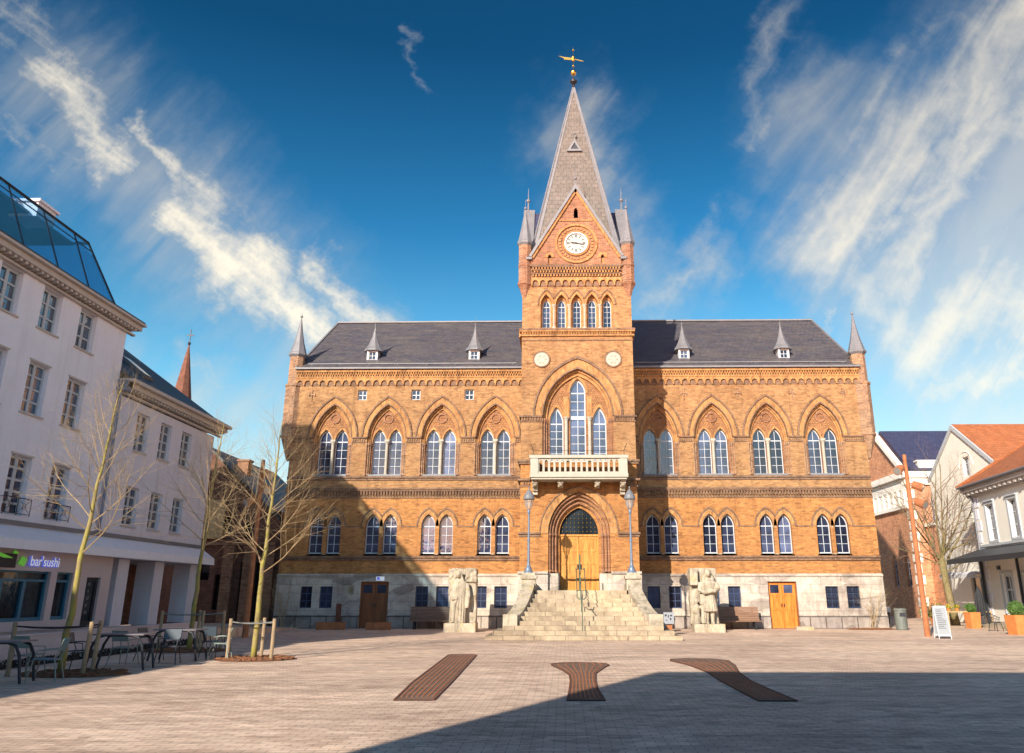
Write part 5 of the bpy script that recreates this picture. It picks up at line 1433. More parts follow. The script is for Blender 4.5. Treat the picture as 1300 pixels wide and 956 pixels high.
MB().box(-1.6, 0, -3.8, .8, 3.0, 3.12).hexa([(-1.9, -3.8, 2.75), (-1.75, -3.8, 2.75), (-1.75, .8, 2.75), (-1.9, .8, 2.75), (-1.9, -3.8, 3.0), (-1.75, -3.8, 3.12), (-1.75, .8, 3.12), (-1.9, .8, 3.0)]).build('shop_awning', 'cloth_white', gh_)

# white café house at right, turned a few degrees
cf = empty('cafe_house', (24.7, 50.0, 0), R(-94.4), 'cream white house with orange tile roof and a dark café canopy at the right edge', 'house')
wx = [2.1, 5.0, 7.9, 10.8]
hl = [rect(x-.5, x+.5, 4.72, 6.75) for x in wx]+[rect(x-.62, x+.62, .32, 2.85) for x in (2.9, 5.4, 8.4, 11.4)]
w = MB().plate(rect(0, 13, 0, 7.6), hl, 0, .3).box(0, 13, 8.7, 9, 0, 7.6).box(0, .3, .3, 8.7, 0, 7.6).box(12.7, 13, .3, 8.7, 0, 7.6).build('wall', 'white', cf)
wn = rect_window(1.0, 2.03, 2, 3, .07, mid=True)
for x in wx: place(wn, (x, .14, 4.72), cf)
sr = MB()
for x in wx: sr.plate(rect(x-.66, x+.66, 4.60, 6.9), [rect(x-.501, x+.501, 4.719, 6.751)], -.05, .05); sr.box(x-.7, x+.7, -.12, .02, 6.9, 6.98)
sr.box(0, 13, -.1, 0, 4.42, 4.55); sr.build('window_surround', 'frame', cf)
def dbl():
    m = MB().plate(rect(-.62, .62, 0, 2.53), [rect(-.5, -.06, 1.75, 2.4), rect(.06, .5, 1.75, 2.4), rect(-.5, -.06, .2, 1.65), rect(.06, .5, .2, 1.65)], 0, .1)
    o = m.build('french_door', 'frame'); MB().box(-.55, .55, .05, .06, .1, 2.45).build('pane', 'glass_dark', o)
    MB().box(-.05, -.02, -.05, 0, 1.0, 1.15).build('handle', 'iron', o); return o
fd = dbl()
for x in (2.9, 5.4, 8.4, 11.4): place(fd, (x, .12, .32), cf)
sr = MB()
for x in (2.9, 5.4, 8.4, 11.4): sr.plate(rect(x-.78, x+.78, .3, 3.0), [rect(x-.621, x+.621, .319, 2.851)], -.05, .05)
sr.build('door_surround', 'frame', cf)
c = MB(); cor(c, -.45, 13, 7.35, .5, .55, .62, .2); c.box(-.45, 0, 0, 9, 7.65, 7.9); c.build('cornice', 'trim', cf)
MB().tube([(-.5, -.62, 7.95), (13, -.62, 7.95)], .08, 6).tube([(.12, -.62, 7.9), (.12, -.3, 7.6), (.12, -.1, 7.2), (.12, -.1, 0)], .05, 6).build('gutter', 'lead', cf)
q = MB()
for k in range(10): q.box(-.04, .5+(.2 if k % 2 else 0), -.04, .3, .6+k*.68, .6+k*.68+.56)
q.build('corner_quoin', 'cream', cf)
rr = MB()
vv = {n: rr.bm.verts.new(p) for n, p in dict(a=(-.6, -.65, 7.95), b=(13.2, -.65, 7.95), c=(13.2, 4.6, 11.7), d=(4.4, 4.6, 11.7), e=(-.6, 9.6, 7.95), f=(13.2, 9.6, 7.95)).items()}
for k in (('a', 'b', 'c', 'd'), ('a', 'd', 'e'), ('e', 'd', 'c', 'f'), ('a', 'e', 'f', 'b'), ('b', 'f', 'c')): rr.face([vv[x] for x in k])
rr.build('roof', 'tile', cf)
MB().tube([(-.6, -.65, 8.0), (4.4, 4.6, 11.75)], .10, 6).tube([(4.4, 4.6, 11.75), (13.2, 4.6, 11.75)], .1, 6).build('ridge_tile', 'tile', cf)
cn = MB().hexa([(-.2, -1.9, 3.62), (13, -1.9, 3.62), (13, -.0, 4.22), (-.2, -.0, 4.22), (-.2, -1.9, 3.70), (13, -1.9, 3.70), (13, 0, 4.34), (-.2, 0, 4.34)]).box(-.2, 13, -1.96, -1.9, 3.46, 3.72)
cn.build('canopy', 'darkmetal', cf)
cp = MB()
for x in (.3, 5.0, 9.7): cp.box(x-.06, x+.06, -.32, -.2, 0, 4.1)
cp.build('canopy_post', 'darkmetal', cf)
MB().box(1.9, 2.3, -.06, 0, 3.1, 3.3).build('name_plate', 'darkmetal', cf)
MB().box(-.3, 13, -1.2, 0, 0, .16).box(1.8, 13, -.8, 0, .16, .32).build('doorstep', 'cstone', cf)

# ================================================================== TREES
def grow(tr, br, rnd, p, d, length, rad, level, maxlev, mb_sel, kids, curve_up=.25, nseg=5, n0=6):
    pts = [Vector(p)]; rads = [rad]; dirs = []
    d = Vector(d).normalized()
    for i in range(nseg):
        d = (d + Vector((rnd.uniform(-1, 1), rnd.uniform(-1, 1), rnd.uniform(-.6, .6)))*.13 + Vector((0, 0, curve_up*.22))).normalized()
        pts.append(pts[-1]+d*length/nseg); dirs.append(d.copy())
        rads.append(rad*(1-(i+1)/nseg*.78))
    (tr if level == 0 else br).tube(pts, rads, max(3, n0-level), cap=False)
    if level < maxlev:
        for k in range(kids[level]):
            t = .22+.75*(k+rnd.uniform(.2, .8))/kids[level]
            i = min(int(t*nseg), nseg-1); q = pts[i].lerp(pts[i+1], t*nseg-i)
            ax = dirs[i].cross(Vector((rnd.uniform(-1, 1), rnd.uniform(-1, 1), rnd.uniform(-.4, 1)))).normalized()
            nd = (dirs[i]*cos(R(42))+ax*sin(R(42))).normalized()
            grow(tr, br, rnd, q, nd, length*rnd.uniform(.42, .62)*(1.15-t*.5), rads[i]*.55, level+1, maxlev, mb_sel, kids, curve_up*.7, 4, n0)
def young_tree(loc, h, first, crown, seed, lean, label):
    rnd = random.Random(seed)
    t = empty('young_tree', loc, 0, label, 'tree', 'young bare trees left of the square')
    trunk = MB(); br = MB()
    n = 16; pts = []; rads = []
    for i in range(n+1):
        u = i/n
        pts.append(Vector((lean[0]*u*u+rnd.uniform(-.03, .03)*(u > .1), lean[1]*u+rnd.uniform(-.03, .03)*(u > .1), h*u)))
        rads.append(.078*(1-u)**.85+.008)
    trunk.tube(pts, rads, 10)
    z = first; az = rnd.uniform(0, 6.28)
    while z < h*.93:
        u = z/h; i = min(int(u*n), n-1); q = pts[i].lerp(pts[i+1], u*n-i)
        az += 2.4+rnd.uniform(-.5, .5)
        tt = (z-first)/(h-first)
        ln = crown*(1.05-.72*tt)*rnd.uniform(.8, 1.15)
        el = R(28+38*tt+rnd.uniform(-8, 8))
        d = Vector((cos(az)*cos(el), sin(az)*cos(el), sin(el)))
        grow(trunk, br, rnd, q, d, ln, max(.007, .018*(1-.6*tt)), 1, 3, None, [0, 10, 5], .26, 7, 6)
        z += h*.029*rnd.uniform(.5, 1.5)
    trunk.build('trunk', 'bark_y', t, smooth=True); br.build('branches', 'twig_y', t)
    return t
young_tree((-11.75, 20.1, 0), 7.0, 2.7, 2.6, 4, (.35, .0), 'bare young tree nearest the left edge, rising over the shop sign')
young_tree((-12.35, 28.2, 0), 7.6, 3.0, 3.0, 11, (.25, 0), 'bare young tree in the middle of the three, before the arcade')
young_tree((-8.85, 24.5, 0), 6.9, 2.35, 2.75, 23, (.15, 0), 'bare yellow barked young tree nearest the town hall, in front of its left corner')
# larger tree at the right
rnd = random.Random(5)
t = empty('bare_tree', (23.2, 51.8, 0), 0, 'large bare spreading tree between the rusty mast and the white gabled house', 'tree')
trunk = MB(); br = MB()
trunk.tube([(0.25, 0, -.1), (.12, 0, 1.2), (0, 0, 2.6), (-.1, 0, 3.9)], [.27, .22, .20, .19], 12)
for k in range(9):
    az = k*2.4; el = R(rnd.uniform(38, 75))
    d = Vector((cos(az)*cos(el), sin(az)*cos(el), sin(el)))
    grow(trunk, br, rnd, (-.05, 0, 3.2+.1*k), d, rnd.uniform(4.0, 6.2), .075, 0, 3, None, [7, 6, 4], .2, 7, 7)
for k in range(6):
    az = k*1.1+.4; d = Vector((cos(az)*.95, sin(az)*.95, .35)); grow(trunk, br, rnd, (-.03, 0, 3.0+.25*k), d, 3.2, .045, 0, 3, None, [8, 6, 3], .1, 6, 7)
trunk.build('trunk', 'bark_b', t, smooth=True); br.build('branches', 'twig_b', t)
# bare wall shrubs
def wall_shrub(loc, h, label):
    rnd = random.Random(int(abs(loc[0])*100))
    t = empty('wall_shrub', loc, 0, label, 'shrub', 'bare shrubs against the town hall'); a = MB(); b = MB()
    for k in range(7):
        az = rnd.uniform(0, 6.28); d = Vector((cos(az)*.35, -abs(sin(az))*.15, 1))
        grow(a, b, rnd, (rnd.uniform(-.15, .15), 0, 0), d, h*rnd.uniform(.7, 1), .018, 0, 2, None, [6, 4], .1, 5, 5)
    a.build('stem', 'twig_y', t); b.build('twigs', 'twig_y', t)
wall_shrub((16.35, 46.1, 0), 2.6, 'bare twiggy shrub trained on the pale base at the right end of the town hall')
wall_shrub((-15.2, 46.0, 0), 2.9, 'bare twiggy shrub trained on the shaded base at the left end of the town hall')
def bed(name, loc, rx, ry, mat, label, cat='planting bed', group='bark mulch beds'):
    rnd = random.Random(int(rx*1000)+int(loc[1]))
    m = MB(); c = m.bm.verts.new((loc[0], loc[1], .05)); ring = []
    for k in range(28):
        a = 2*pi*k/28; j = rnd.uniform(.93, 1.05); ring.append(m.bm.verts.new((loc[0]+rx*j*cos(a), loc[1]+ry*j*sin(a), .008)))
    mid = []
    for k in range(28):
        a = 2*pi*k/28; mid.append(m.bm.verts.new((loc[0]+rx*.8*cos(a), loc[1]+ry*.8*sin(a), .04+rnd.uniform(0, .02))))
    for k in range(28): m.face([ring[k], ring[(k+1) % 28], mid[(k+1) % 28], mid[k]]); m.face([mid[k], mid[(k+1) % 28], c])
    for k in range(160):
        a = rnd.uniform(0, 6.28); q = sqrt(rnd.random())*.95; x, y_ = loc[0]+rx*q*cos(a), loc[1]+ry*q*sin(a); s_ = rnd.uniform(.02, .05)
        m.hexa([(x-s_, y_-s_*.5, .03), (x+s_, y_-s_*.4, .04), (x+s_, y_+s_*.5, .03), (x-s_, y_+s_*.4, .04), (x-s_, y_-s_*.5, .07), (x+s_, y_-s_*.4, .06), (x+s_, y_+s_*.5, .08), (x-s_, y_+s_*.4, .07)])
    o = m.build(name, mat); tag(o, label, cat, group)
bed('mulch_bed', (-8.8, 24.5, 0), 1.15, .95, 'mulch', 'orange brown mulch around the trunk of the tree nearest the town hall')
bed('mulch_bed', (-12.3, 28.0, 0), 1.4, 1.1, 'mulch', 'orange brown mulch around the middle young tree')
bed('mulch_bed', (-11.3, 19.9, 0), 1.25, .9, 'mulch', 'dark mulch around the young tree at the left, under the chairs')
bed('mulch_bed', (16.2, 45.6, 0), 1.3, .55, 'mulch', 'orange brown mulch under the bare shrub at the right end of the town hall')
# ground cover along the terrace wall
rnd = random.Random(9); m = MB()
for k in range(1500):
    yv = rnd.uniform(17, 32.5); x = -14.1+rnd.random()**1.5*.45; z = rnd.uniform(.0, .16); s_ = rnd.uniform(.02, .06); a = rnd.uniform(0, 6.28)
    m.quad((x-s_*cos(a), yv-s_*sin(a), z), (x, yv, z-.01), (x+s_*cos(a), yv+s_*sin(a), z+.03), (x, yv, z+.05))
m.box(-14.12, -13.75, 16, 33, 0, .02)
o = m.build('ground_cover', 'soil'); tag(o, 'dark leafy ground cover along the foot of the low terrace wall', 'ground cover', kind='stuff')

# tree guards : timber posts with a rope or rail
def guard(loc, posts, h, label, mat='post', railm='rope', lean=.0):
    r = empty('tree_guard', (loc[0], loc[1], 0), 0, label, 'tree guard', 'timber tree guards')
    tops = []
    for (dx, dy) in posts:
        MB().tube([(dx, dy, 0), (dx+lean*dx, dy, h)], [.052, .048], 9).tube([(dx+lean*dx, dy, h), (dx+lean*dx, dy, h+.01)], [.048, .02], 9).build('post', mat, r)
        tops.append(Vector((dx+lean*dx, dy, h-.08)))
    m = MB()
    for a, b in zip(tops, tops[1:]+tops[:1]):
        mid = (a+b)/2+Vector((0, 0, -.05)); m.tube([a, a.lerp(mid, .5)-Vector((0, 0, .015)), mid, mid.lerp(b, .5)-Vector((0, 0, .015)), b], .018, 5)
    m.build('rail', railm, r)
guard((-8.85, 24.5), [(-.62, -.35), (.62, -.35), (0, .6)], 1.1, 'timber posts with a rope round the tree nearest the town hall')
guard((-12.35, 28.2), [(-.75, -.6), (.6, -.6), (-.1, .75), (1.0, .1)], 1.25, 'timber posts with a rope round the middle young tree')
guard((-11.75, 20.1), [(-.75, -.75), (.8, -.5), (.55, .35)], 1.15, 'grey posts with a dark rail round the tree at the left edge', 'post', 'iron', .05)

# ================================================================== CAFE FURNITURE, LEFT
def table():
    r = empty('cafe_table', (0, 0, 0))
    MB().box(-.62, .62, -.36, .36, .80, .83).build('tabletop', 'tabletop', r)
    for sx in (-1, 1):
        for sy in (-1, 1): MB().tube([(sx*.70, sy*.30, 0), (sx*.60, sy*.31, .55), (sx*.5, sy*.31, .74), (sx*.34, sy*.31, .79)], [.03, .035, .03, .025], 8).build('leg', 'darkmetal', r)
    for sy in (-1, 1): MB().tube([(-.4, sy*.31, .785), (.4, sy*.31, .785)], .018, 6).build('crossbar', 'darkmetal', r)
    return r
def chair(mat, leg='chair_dark', arms=True):
    r = empty('cafe_chair', (0, 0, 0))
    MB().hexa([(-.23, -.23, .44), (.23, -.23, .44), (.21, .22, .42), (-.21, .22, .42), (-.23, -.23, .465), (.23, -.23, .465), (.21, .22, .445), (-.21, .22, .445)]).build('seat', mat, r)
    MB().hexa([(-.20, .235, .60), (.20, .235, .60), (.20, .26, .60), (-.20, .26, .60), (-.22, .31, .86), (.22, .31, .86), (.22, .335, .86), (-.22, .335, .86)]).build('backrest', mat, r)
    for sx in (-1, 1):
        MB().tube([(sx*.27, -.28, 0), (sx*.215, -.20, .44)], .014, 6).build('leg', leg, r)
        MB().tube([(sx*.27, .30, 0), (sx*.215, .20, .44)], .014, 6).build('leg', leg, r)
        MB().tube([(sx*.215, .18, .44), (sx*.215, .245, .6), (sx*.215, .31, .84)], .013, 6).build('back_frame', leg, r)
        if arms: MB().tube([(sx*.225, -.18, .45), (sx*.25, -.16, .62), (sx*.25, .1, .64), (sx*.22, .25, .63)], .013, 6).build('armrest', leg, r)
    return r
TG = 'café tables on the left of the square'
t0 = table(); t0.location = (-11.95, 18.0, 0); t0.rotation_euler.z = R(8); tag(t0, 'dark café table cut by the left edge of the view', 'table', TG)
for (x, yv, rz_, l) in ((-11.0, 21.3, 4, 'dark café table in the middle of the row, behind the grey metal chair'), (-10.85, 24.1, -4, 'dark café table nearest the posts of the right hand tree')):
    c = copy_tree(t0); c.location = (x, yv, 0); c.rotation_euler.z = R(rz_); c['label'] = l
ch_t = chair('chair_teal', 'chair_grey'); ch_g = chair('chair_grey', 'chair_grey'); ch_d = chair('chair_dark', 'darkmetal')
CG = 'metal café chairs on the left of the square'
used_c = set()
for (src, x, yv, rz_, l) in ((ch_t, -11.05, 18.35, -75, 'teal backed metal chair with pale legs facing the table at the left edge'),
                        (ch_g, -12.25, 19.6, 170, 'sage grey chair behind the table at the left edge'),
                        (ch_d, -11.95, 21.1, 95, 'dark chair left of the middle café table'),
                        (ch_g, -11.5, 22.4, 175, 'pale grey chair behind the middle café table'),
                        (ch_d, -11.6, 24.0, 85, 'dark chair left of the far café table'),
                        (ch_d, -10.55, 22.85, 12, 'dark chair with its back to the far café table'),
                        (ch_d, -10.4, 25.4, 172, 'dark chair behind the far café table'),
                        (ch_g, -9.75, 24.3, -80, 'sage grey chair beside the timber post, right of the far café table')):
    o = src if src.name not in used_c else copy_tree(src); used_c.add(src.name)
    o.location = (x, yv, 0); o.rotation_euler.z = R(rz_); tag(o, l, 'chair', CG)

# ================================================================== RIGHT FOREGROUND
ab = empty('a_board', (15.85, 36.4, 0), R(-6), 'white framed sandwich board with grey lettering standing beside the rusty mast', 'sandwich board'); ab.scale = (.80, .9, .92)
for s2, nm_ in ((-1, 'front_panel'), (1, 'rear_panel')):
    def P(x, t): return (x, s2*(.34-.30*t), 1.42*t)
    fr_ = MB()
    for (x0, x1, t0_, t1_) in ((-.32, -.28, 0, 1), (.28, .32, 0, 1), (-.28, .28, .95, 1), (-.28, .28, .08, .13)):
        a = [P(x0, t0_), P(x1, t0_), P(x1, t1_), P(x0, t1_)]; fr_.hexa([(p[0], p[1]-.02, p[2]) for p in a]+[(p[0], p[1]+.02, p[2]) for p in a])
    f_ = fr_.build('frame', 'frame', ab)
    a = [P(-.28, .13), P(.28, .13), P(.28, .95), P(-.28, .95)]
    b_ = MB().hexa([(p[0], p[1]-.008, p[2]) for p in a]+[(p[0], p[1]+.008, p[2]) for p in a]).build('panel', 'board', f_)
    if s2 < 0:
        ik = MB(); rnd = random.Random(4)
        for k in range(11):
            t_ = .86-.055*k; x0 = -.23; x1 = x0+rnd.uniform(.25, .46); p0, p1 = P(x0, t_), P(x1, t_+.022)
            ik.quad((x0, p0[1]-.012, p0[2]), (x1, p0[1]-.012, p0[2]), (x1, p1[1]-.012, p1[2]), (x0, p1[1]-.012, p1[2]))
        ik.build('lettering', 'chalk', f_)
def planter_shrub(loc, w, h, ball, label, topple=False):
    r = empty('planter', (loc[0], loc[1], 0), R(8), label, 'planter', 'orange corten planters by the café')
    b_ = w*.42
    MB().hexa([(-b_, -b_, 0), (b_, -b_, 0), (b_, b_, 0), (-b_, b_, 0), (-w/2, -w/2, h), (w/2, -w/2, h), (w/2, w/2, h), (-w/2, w/2, h)]).build('pot', 'planter', r)
    rnd = random.Random(int(w*100)); m = MB()
    for k in range(1600):
        v = Vector((rnd.gauss(0, 1), rnd.gauss(0, 1), rnd.gauss(0, 1))).normalized()*ball*(rnd.uniform(.72, 1.04))
        c = Vector((0, 0, h+ball*.75))+v; n = Vector((rnd.gauss(0, 1), rnd.gauss(0, 1), rnd.gauss(0, 1))).normalized(); a = n.orthogonal().normalized()*.028; b = n.cross(a).normalized()*.02
        m.quad(c-a, c-b, c+a, c+b)
    m.ball((0, 0, h+ball*.75), ball*.72, 12)
    m.build('clipped_box', 'leaf', r)
planter_shrub((20.9, 39.9, 0), .78, .86, .36, 'large orange planter with a clipped box ball at the right edge')
planter_shrub((22.3, 47.2, 0), .62, .84, .26, 'slim orange planter with a small green shrub before the flower stall')
def wicker(loc, rz_, label):
    r = empty('wicker_chair', (*loc, 0), R(rz_), label, 'chair', 'black wicker chairs at the café')
    MB().lathe([(.25, .41), (.26, .43), (.25, .455)], (0, 0, 0), 16).build('seat', 'darkmetal', r)
    bk = MB(); arc = [(.28*cos(a), .28*sin(a)) for a in [R(-20+220*k/14) for k in range(15)]]
    bk.tube([(x, y_, .66+.18*max(0, y_/.28)) for x, y_ in arc], .02, 6)
    for k, (x, y_) in enumerate(arc): bk.tube([(x*.9, y_*.9, .44), (x, y_, .66+.18*max(0, y_/.28))], .009, 4)
    bk.tube([(x*.95, y_*.95, .56+.08*max(0, y_/.28)) for x, y_ in arc], .012, 5)
    bk.build('backrest', 'darkmetal', r)
    for sx in (-1, 1):
        for sy in (-1, 1): MB().tube([(sx*.24, sy*.24, 0), (sx*.19, sy*.17, .42)], .017, 6).build('leg', 'darkmetal', r)
    return r
wicker((21.7, 43.6), 30, 'black round backed wicker chair, the left of the two at the café')
wicker((22.5, 43.5), -20, 'black round backed wicker chair, the right of the two, near the large planter')
bn = empty('litter_bin', (17.55, 45.0, 0), 0, 'grey metal litter bin at the right corner of the town hall', 'litter bin')
MB().lathe([(.28, 0), (.30, .05), (.30, .95), (.33, .97), (.33, 1.03), (.26, 1.08)], (0, 0, 0), 18).build('body', 'bin', bn)
MB().box(-.15, .15, -.315, -.29, .68, .86).build('opening', 'ink', bn)
# flower stall in front of the shop
fs = empty('flower_stall', (22.9, 50.2, 0), R(-4), 'long timber table of a flower stall before the shop window', 'market stall')
MB().box(-1.3, 1.9, -.4, .4, .78, .84).build('tabletop', 'crate', fs)
for x in (-1.15, 1.75):
    for yv in (-.32, .32): MB().box(x-.035, x+.035, yv-.035, yv+.035, 0, .78).build('leg', 'crate', fs)
def pot(loc, r_, hh, fr, leafm, label, n=260, grp='potted plants at the flower stall', fl=None):
    o = empty('potted_plant', loc, 0, label, 'potted plant', grp)
    MB().lathe([(r_*.75, 0), (r_, hh), (r_*1.08, hh), (r_*1.08, hh+.02)], (0, 0, 0), 12).build('pot', 'planter', o)
    rnd = random.Random(int(loc[0]*37+loc[1]*91)); m = MB(); f2 = MB()
    for k in range(n):
        v = Vector((rnd.gauss(0, 1), rnd.gauss(0, 1), abs(rnd.gauss(0, 1)))).normalized()*fr*rnd.uniform(.3, 1); v.z *= 1.2
        c = Vector((0, 0, hh))+v; nn = Vector((rnd.gauss(0, 1), rnd.gauss(0, 1), rnd.gauss(0, 1))).normalized(); a = nn.orthogonal().normalized()*.05; b = nn.cross(a).normalized()*.025
        (f2 if (fl and rnd.random() < .45) else m).quad(c-a, c-b, c+a, c+b)
    m.build('foliage', leafm, o)
    if fl: f2.build('flowers', fl, o)
for i, (dx, fl, l) in enumerate(((-1.0, 'flower2', 'small pot of orange flowers at the left end of the flower stall'), (-.5, 'flower', 'pot of yellow flowers on the flower stall'), (0, 'flower', 'second pot of yellow flowers, mid table on the flower stall'), (.6, None, 'leafy green pot on the right half of the flower stall'), (1.3, 'flower2', 'pot with orange blossom at the right end of the flower stall'))):
    pot((22.9+dx, 50.2, .84), .12, .16, .20, 'leaf2', l, 160, fl=fl)
pot((22.0, 51.2, 0), .3, .5, .9, 'leaf2', 'tall bushy green plant in a pot behind the stall, left of the tree trunk', 900)
pot((25.4, 50.9, 0), .25, .45, .6, 'leaf2', 'bushy potted plant under the shop window', 600)
o = empty('wooden_crate', (16.75, 38.3, 0), R(10), 'pale wooden crate stand behind the sandwich board', 'crate')
MB().box(-.22, .22, -.2, .2, .55, .6).box(-.22, .22, -.2, .2, 1.0, 1.05).box(-.22, -.18, -.2, .2, .6, 1.0).box(.18, .22, -.2, .2, .6, 1.0).box(-.18, .18, .18, .2, .6, 1.0).build('box', 'crate', o)
for x in (-.19, .19):
    for yv in (-.17, .17): MB().box(x-.025, x+.025, yv-.025, yv+.025, 0, .55).build('leg', 'crate', o)
# closed parasol
pr = empty('closed_parasol', (23.5, 48.6, 0), 0, 'closed black parasol standing before the corner of the café house', 'parasol')
MB().lathe([(.26, 0), (.28, .08), (.06, .12), (.03, .16)], (0, 0, 0), 14).build('base', 'darkmetal', pr)
MB().tube([(0, 0, .1), (0, 0, 2.25)], .025, 8).build('pole', 'darkmetal', pr)
m = MB(); 
m.lathe([(.07, .62), (.20, .68), (.23, 1.0), (.22, 1.4), (.17, 1.75), (.10, 2.05), (.03, 2.2)], (0, 0, 0), 10, 1, 1)
for k in range(8):
    a = k*pi/4; m.tube([(.2*cos(a), .2*sin(a), .66), (.23*cos(a+.1), .23*sin(a+.1), 1.1), (.18*cos(a+.2), .18*sin(a+.2), 1.7), (.04*cos(a), .04*sin(a), 2.15)], [.05, .05, .035, .02], 6)
m.build('cover', 'cloth_black', pr)
# dark café stock in the shade by the far brick wall
o = empty('garden_table', (19.9, 55.0, 0), R(5), 'dark table covered with a pale cloth in the shade right of the town hall', 'table')
MB().box(-.8, .8, -.4, .4, .98, 1.02).hexa([(-.82, -.42, .7), (.82, -.42, .7), (.82, .42, .7), (-.82, .42, .7), (-.81, -.41, 1.03), (.81, -.41, 1.03), (.81, .41, 1.03), (-.81, .41, 1.03)]).build('cloth', 'cloth_white', o)
for x in (-.7, .7):
    for yv in (-.3, .3): MB().box(x-.03, x+.03, yv-.03, yv+.03, 0, .7).build('leg', 'darkmetal', o)

SPLIT = ('granite_plinth', 'jamb_shaft', 'tympanum', 'window_column', 'tower_stone_base', 'tower_column', 'balcony_bracket', 'window_sill', 'clock_hand', 'numeral', 'pilaster', 'lamp_pedestal', 'cheek_wall',
         'tympanum_roundel', 'handle', 'window_grille', 'portal_shaft', 'side_gable', 'side_gable_coping', 'flag_holder', 'door_frame', 'canopy_post', 'hanging_bulb', 'armrest', 'stone_base', 'sign_leaf', 'door_surround', 'window_surround', 'porch_quoin')
for o in list(bpy.data.objects):
    if o.type == 'MESH' and o.name.split('.')[0] in SPLIT and o.data.users == 1: split_pieces(o)
# ================================================================== WORLD, SUN, CAMERA
SUN = Vector((-.455, -1.0, .485)).normalized()          # direction towards the sun
el = math.asin(SUN.z); az = atan2(SUN.x, SUN.y)
sd_ = bpy.data.lights.new('sun', 'SUN'); sd_.energy = 4.8; sd_.angle = R(.5); sd_.color = (1.0, .90, .76)
so = bpy.data.objects.new('sun', sd_); COL.objects.link(so)
so.rotation_euler = (-SUN).to_track_quat('-Z', 'Y').to_euler()
W = bpy.data.worlds.new('World'); S.world = W; W.use_nodes = True
nt = W.node_tree
bg = nt.nodes['Background']; bg.inputs['Strength'].default_value = .15
sk = N(nt, 'ShaderNodeTexSky', sky_type='NISHITA', sun_disc=False, sun_elevation=el, sun_rotation=az % (2*pi), altitude=50, air_density=1.0, dust_density=.3, ozone_density=4.0)
co = N(nt, 'ShaderNodeTexCoord').outputs['Generated']
sep = N(nt, 'ShaderNodeSeparateXYZ'); L(nt, co, sep.inputs[0])
yy_ = M_(nt, 'MAXIMUM', M_(nt, 'ABSOLUTE', sep.outputs[1]), .02)
U = M_(nt, 'DIVIDE', sep.outputs[0], yy_); V = M_(nt, 'DIVIDE', sep.outputs[2], yy_)
# colour of the clear sky : deepen with height
hs = N(nt, 'ShaderNodeHueSaturation'); hs.inputs['Saturation'].default_value = 1.12; hs.inputs['Hue'].default_value = .478; L(nt, sk.outputs[0], hs.inputs['Color'])
grad = ramp(nt, sep.outputs[2], [(0, (1.75, .90, .62)), (.10, (1.35, .86, .66)), (.24, (.66, .78, .76)), (.42, (.19, .46, .58)), (.60, (.065, .235, .335)), (1, (.06, .20, .30))])
clear0 = mixc(nt, 1.0, hs.outputs[0], grad, 'MULTIPLY')
# the half of the sky round the sun is hazier and brighter
sunside = M_(nt, 'ADD', 1.0, M_(nt, 'MULTIPLY', M_(nt, 'MAXIMUM', M_(nt, 'MULTIPLY', sep.outputs[1], -1.0), 0.0), 1.3))
cs_ = N(nt, 'ShaderNodeCombineXYZ')
for i_, k_ in enumerate((1.75, 1.3, 1.15)): L(nt, M_(nt, 'ADD', 1.0, M_(nt, 'MULTIPLY', M_(nt, 'SUBTRACT', sunside, 1.0), k_/1.3)), cs_.inputs[i_])
clear = mixc(nt, 1.0, clear0, cs_.outputs[0], 'MULTIPLY')
# cirrus : wisps stretched along chosen headings
def uvvec(rot, su, sv, warp=0):
    c = N(nt, 'ShaderNodeCombineXYZ'); L(nt, U, c.inputs[0]); L(nt, V, c.inputs[1])
    mp = N(nt, 'ShaderNodeMapping'); mp.vector_type = 'TEXTURE'; mp.inputs['Rotation'].default_value = (0, 0, R(rot)); mp.inputs['Scale'].default_value = (su, sv, 1); L(nt, c.outputs[0], mp.inputs[0])
    return mp.outputs[0]
def streak(rot, su, sv, lo, hi, det=8, rough=.62, dist=.5):
    f = noise(nt, uvvec(rot, su, sv), 1, det, rough, dist)
    mr = N(nt, 'ShaderNodeMapRange', interpolation_type='SMOOTHSTEP'); mr.inputs[1].default_value = lo; mr.inputs[2].default_value = hi
    L(nt, f, mr.inputs[0]); return mr.outputs[0]
wob = noise(nt, uvvec(0, .22, .22), 1, 6, .65); wob2 = noise(nt, uvvec(90, .17, .17), 1, 6, .65)
Uw = M_(nt, 'ADD', U, M_(nt, 'MULTIPLY', M_(nt, 'SUBTRACT', wob, .5), .22)); Vw = M_(nt, 'ADD', V, M_(nt, 'MULTIPLY', M_(nt, 'SUBTRACT', wob2, .5), .22))
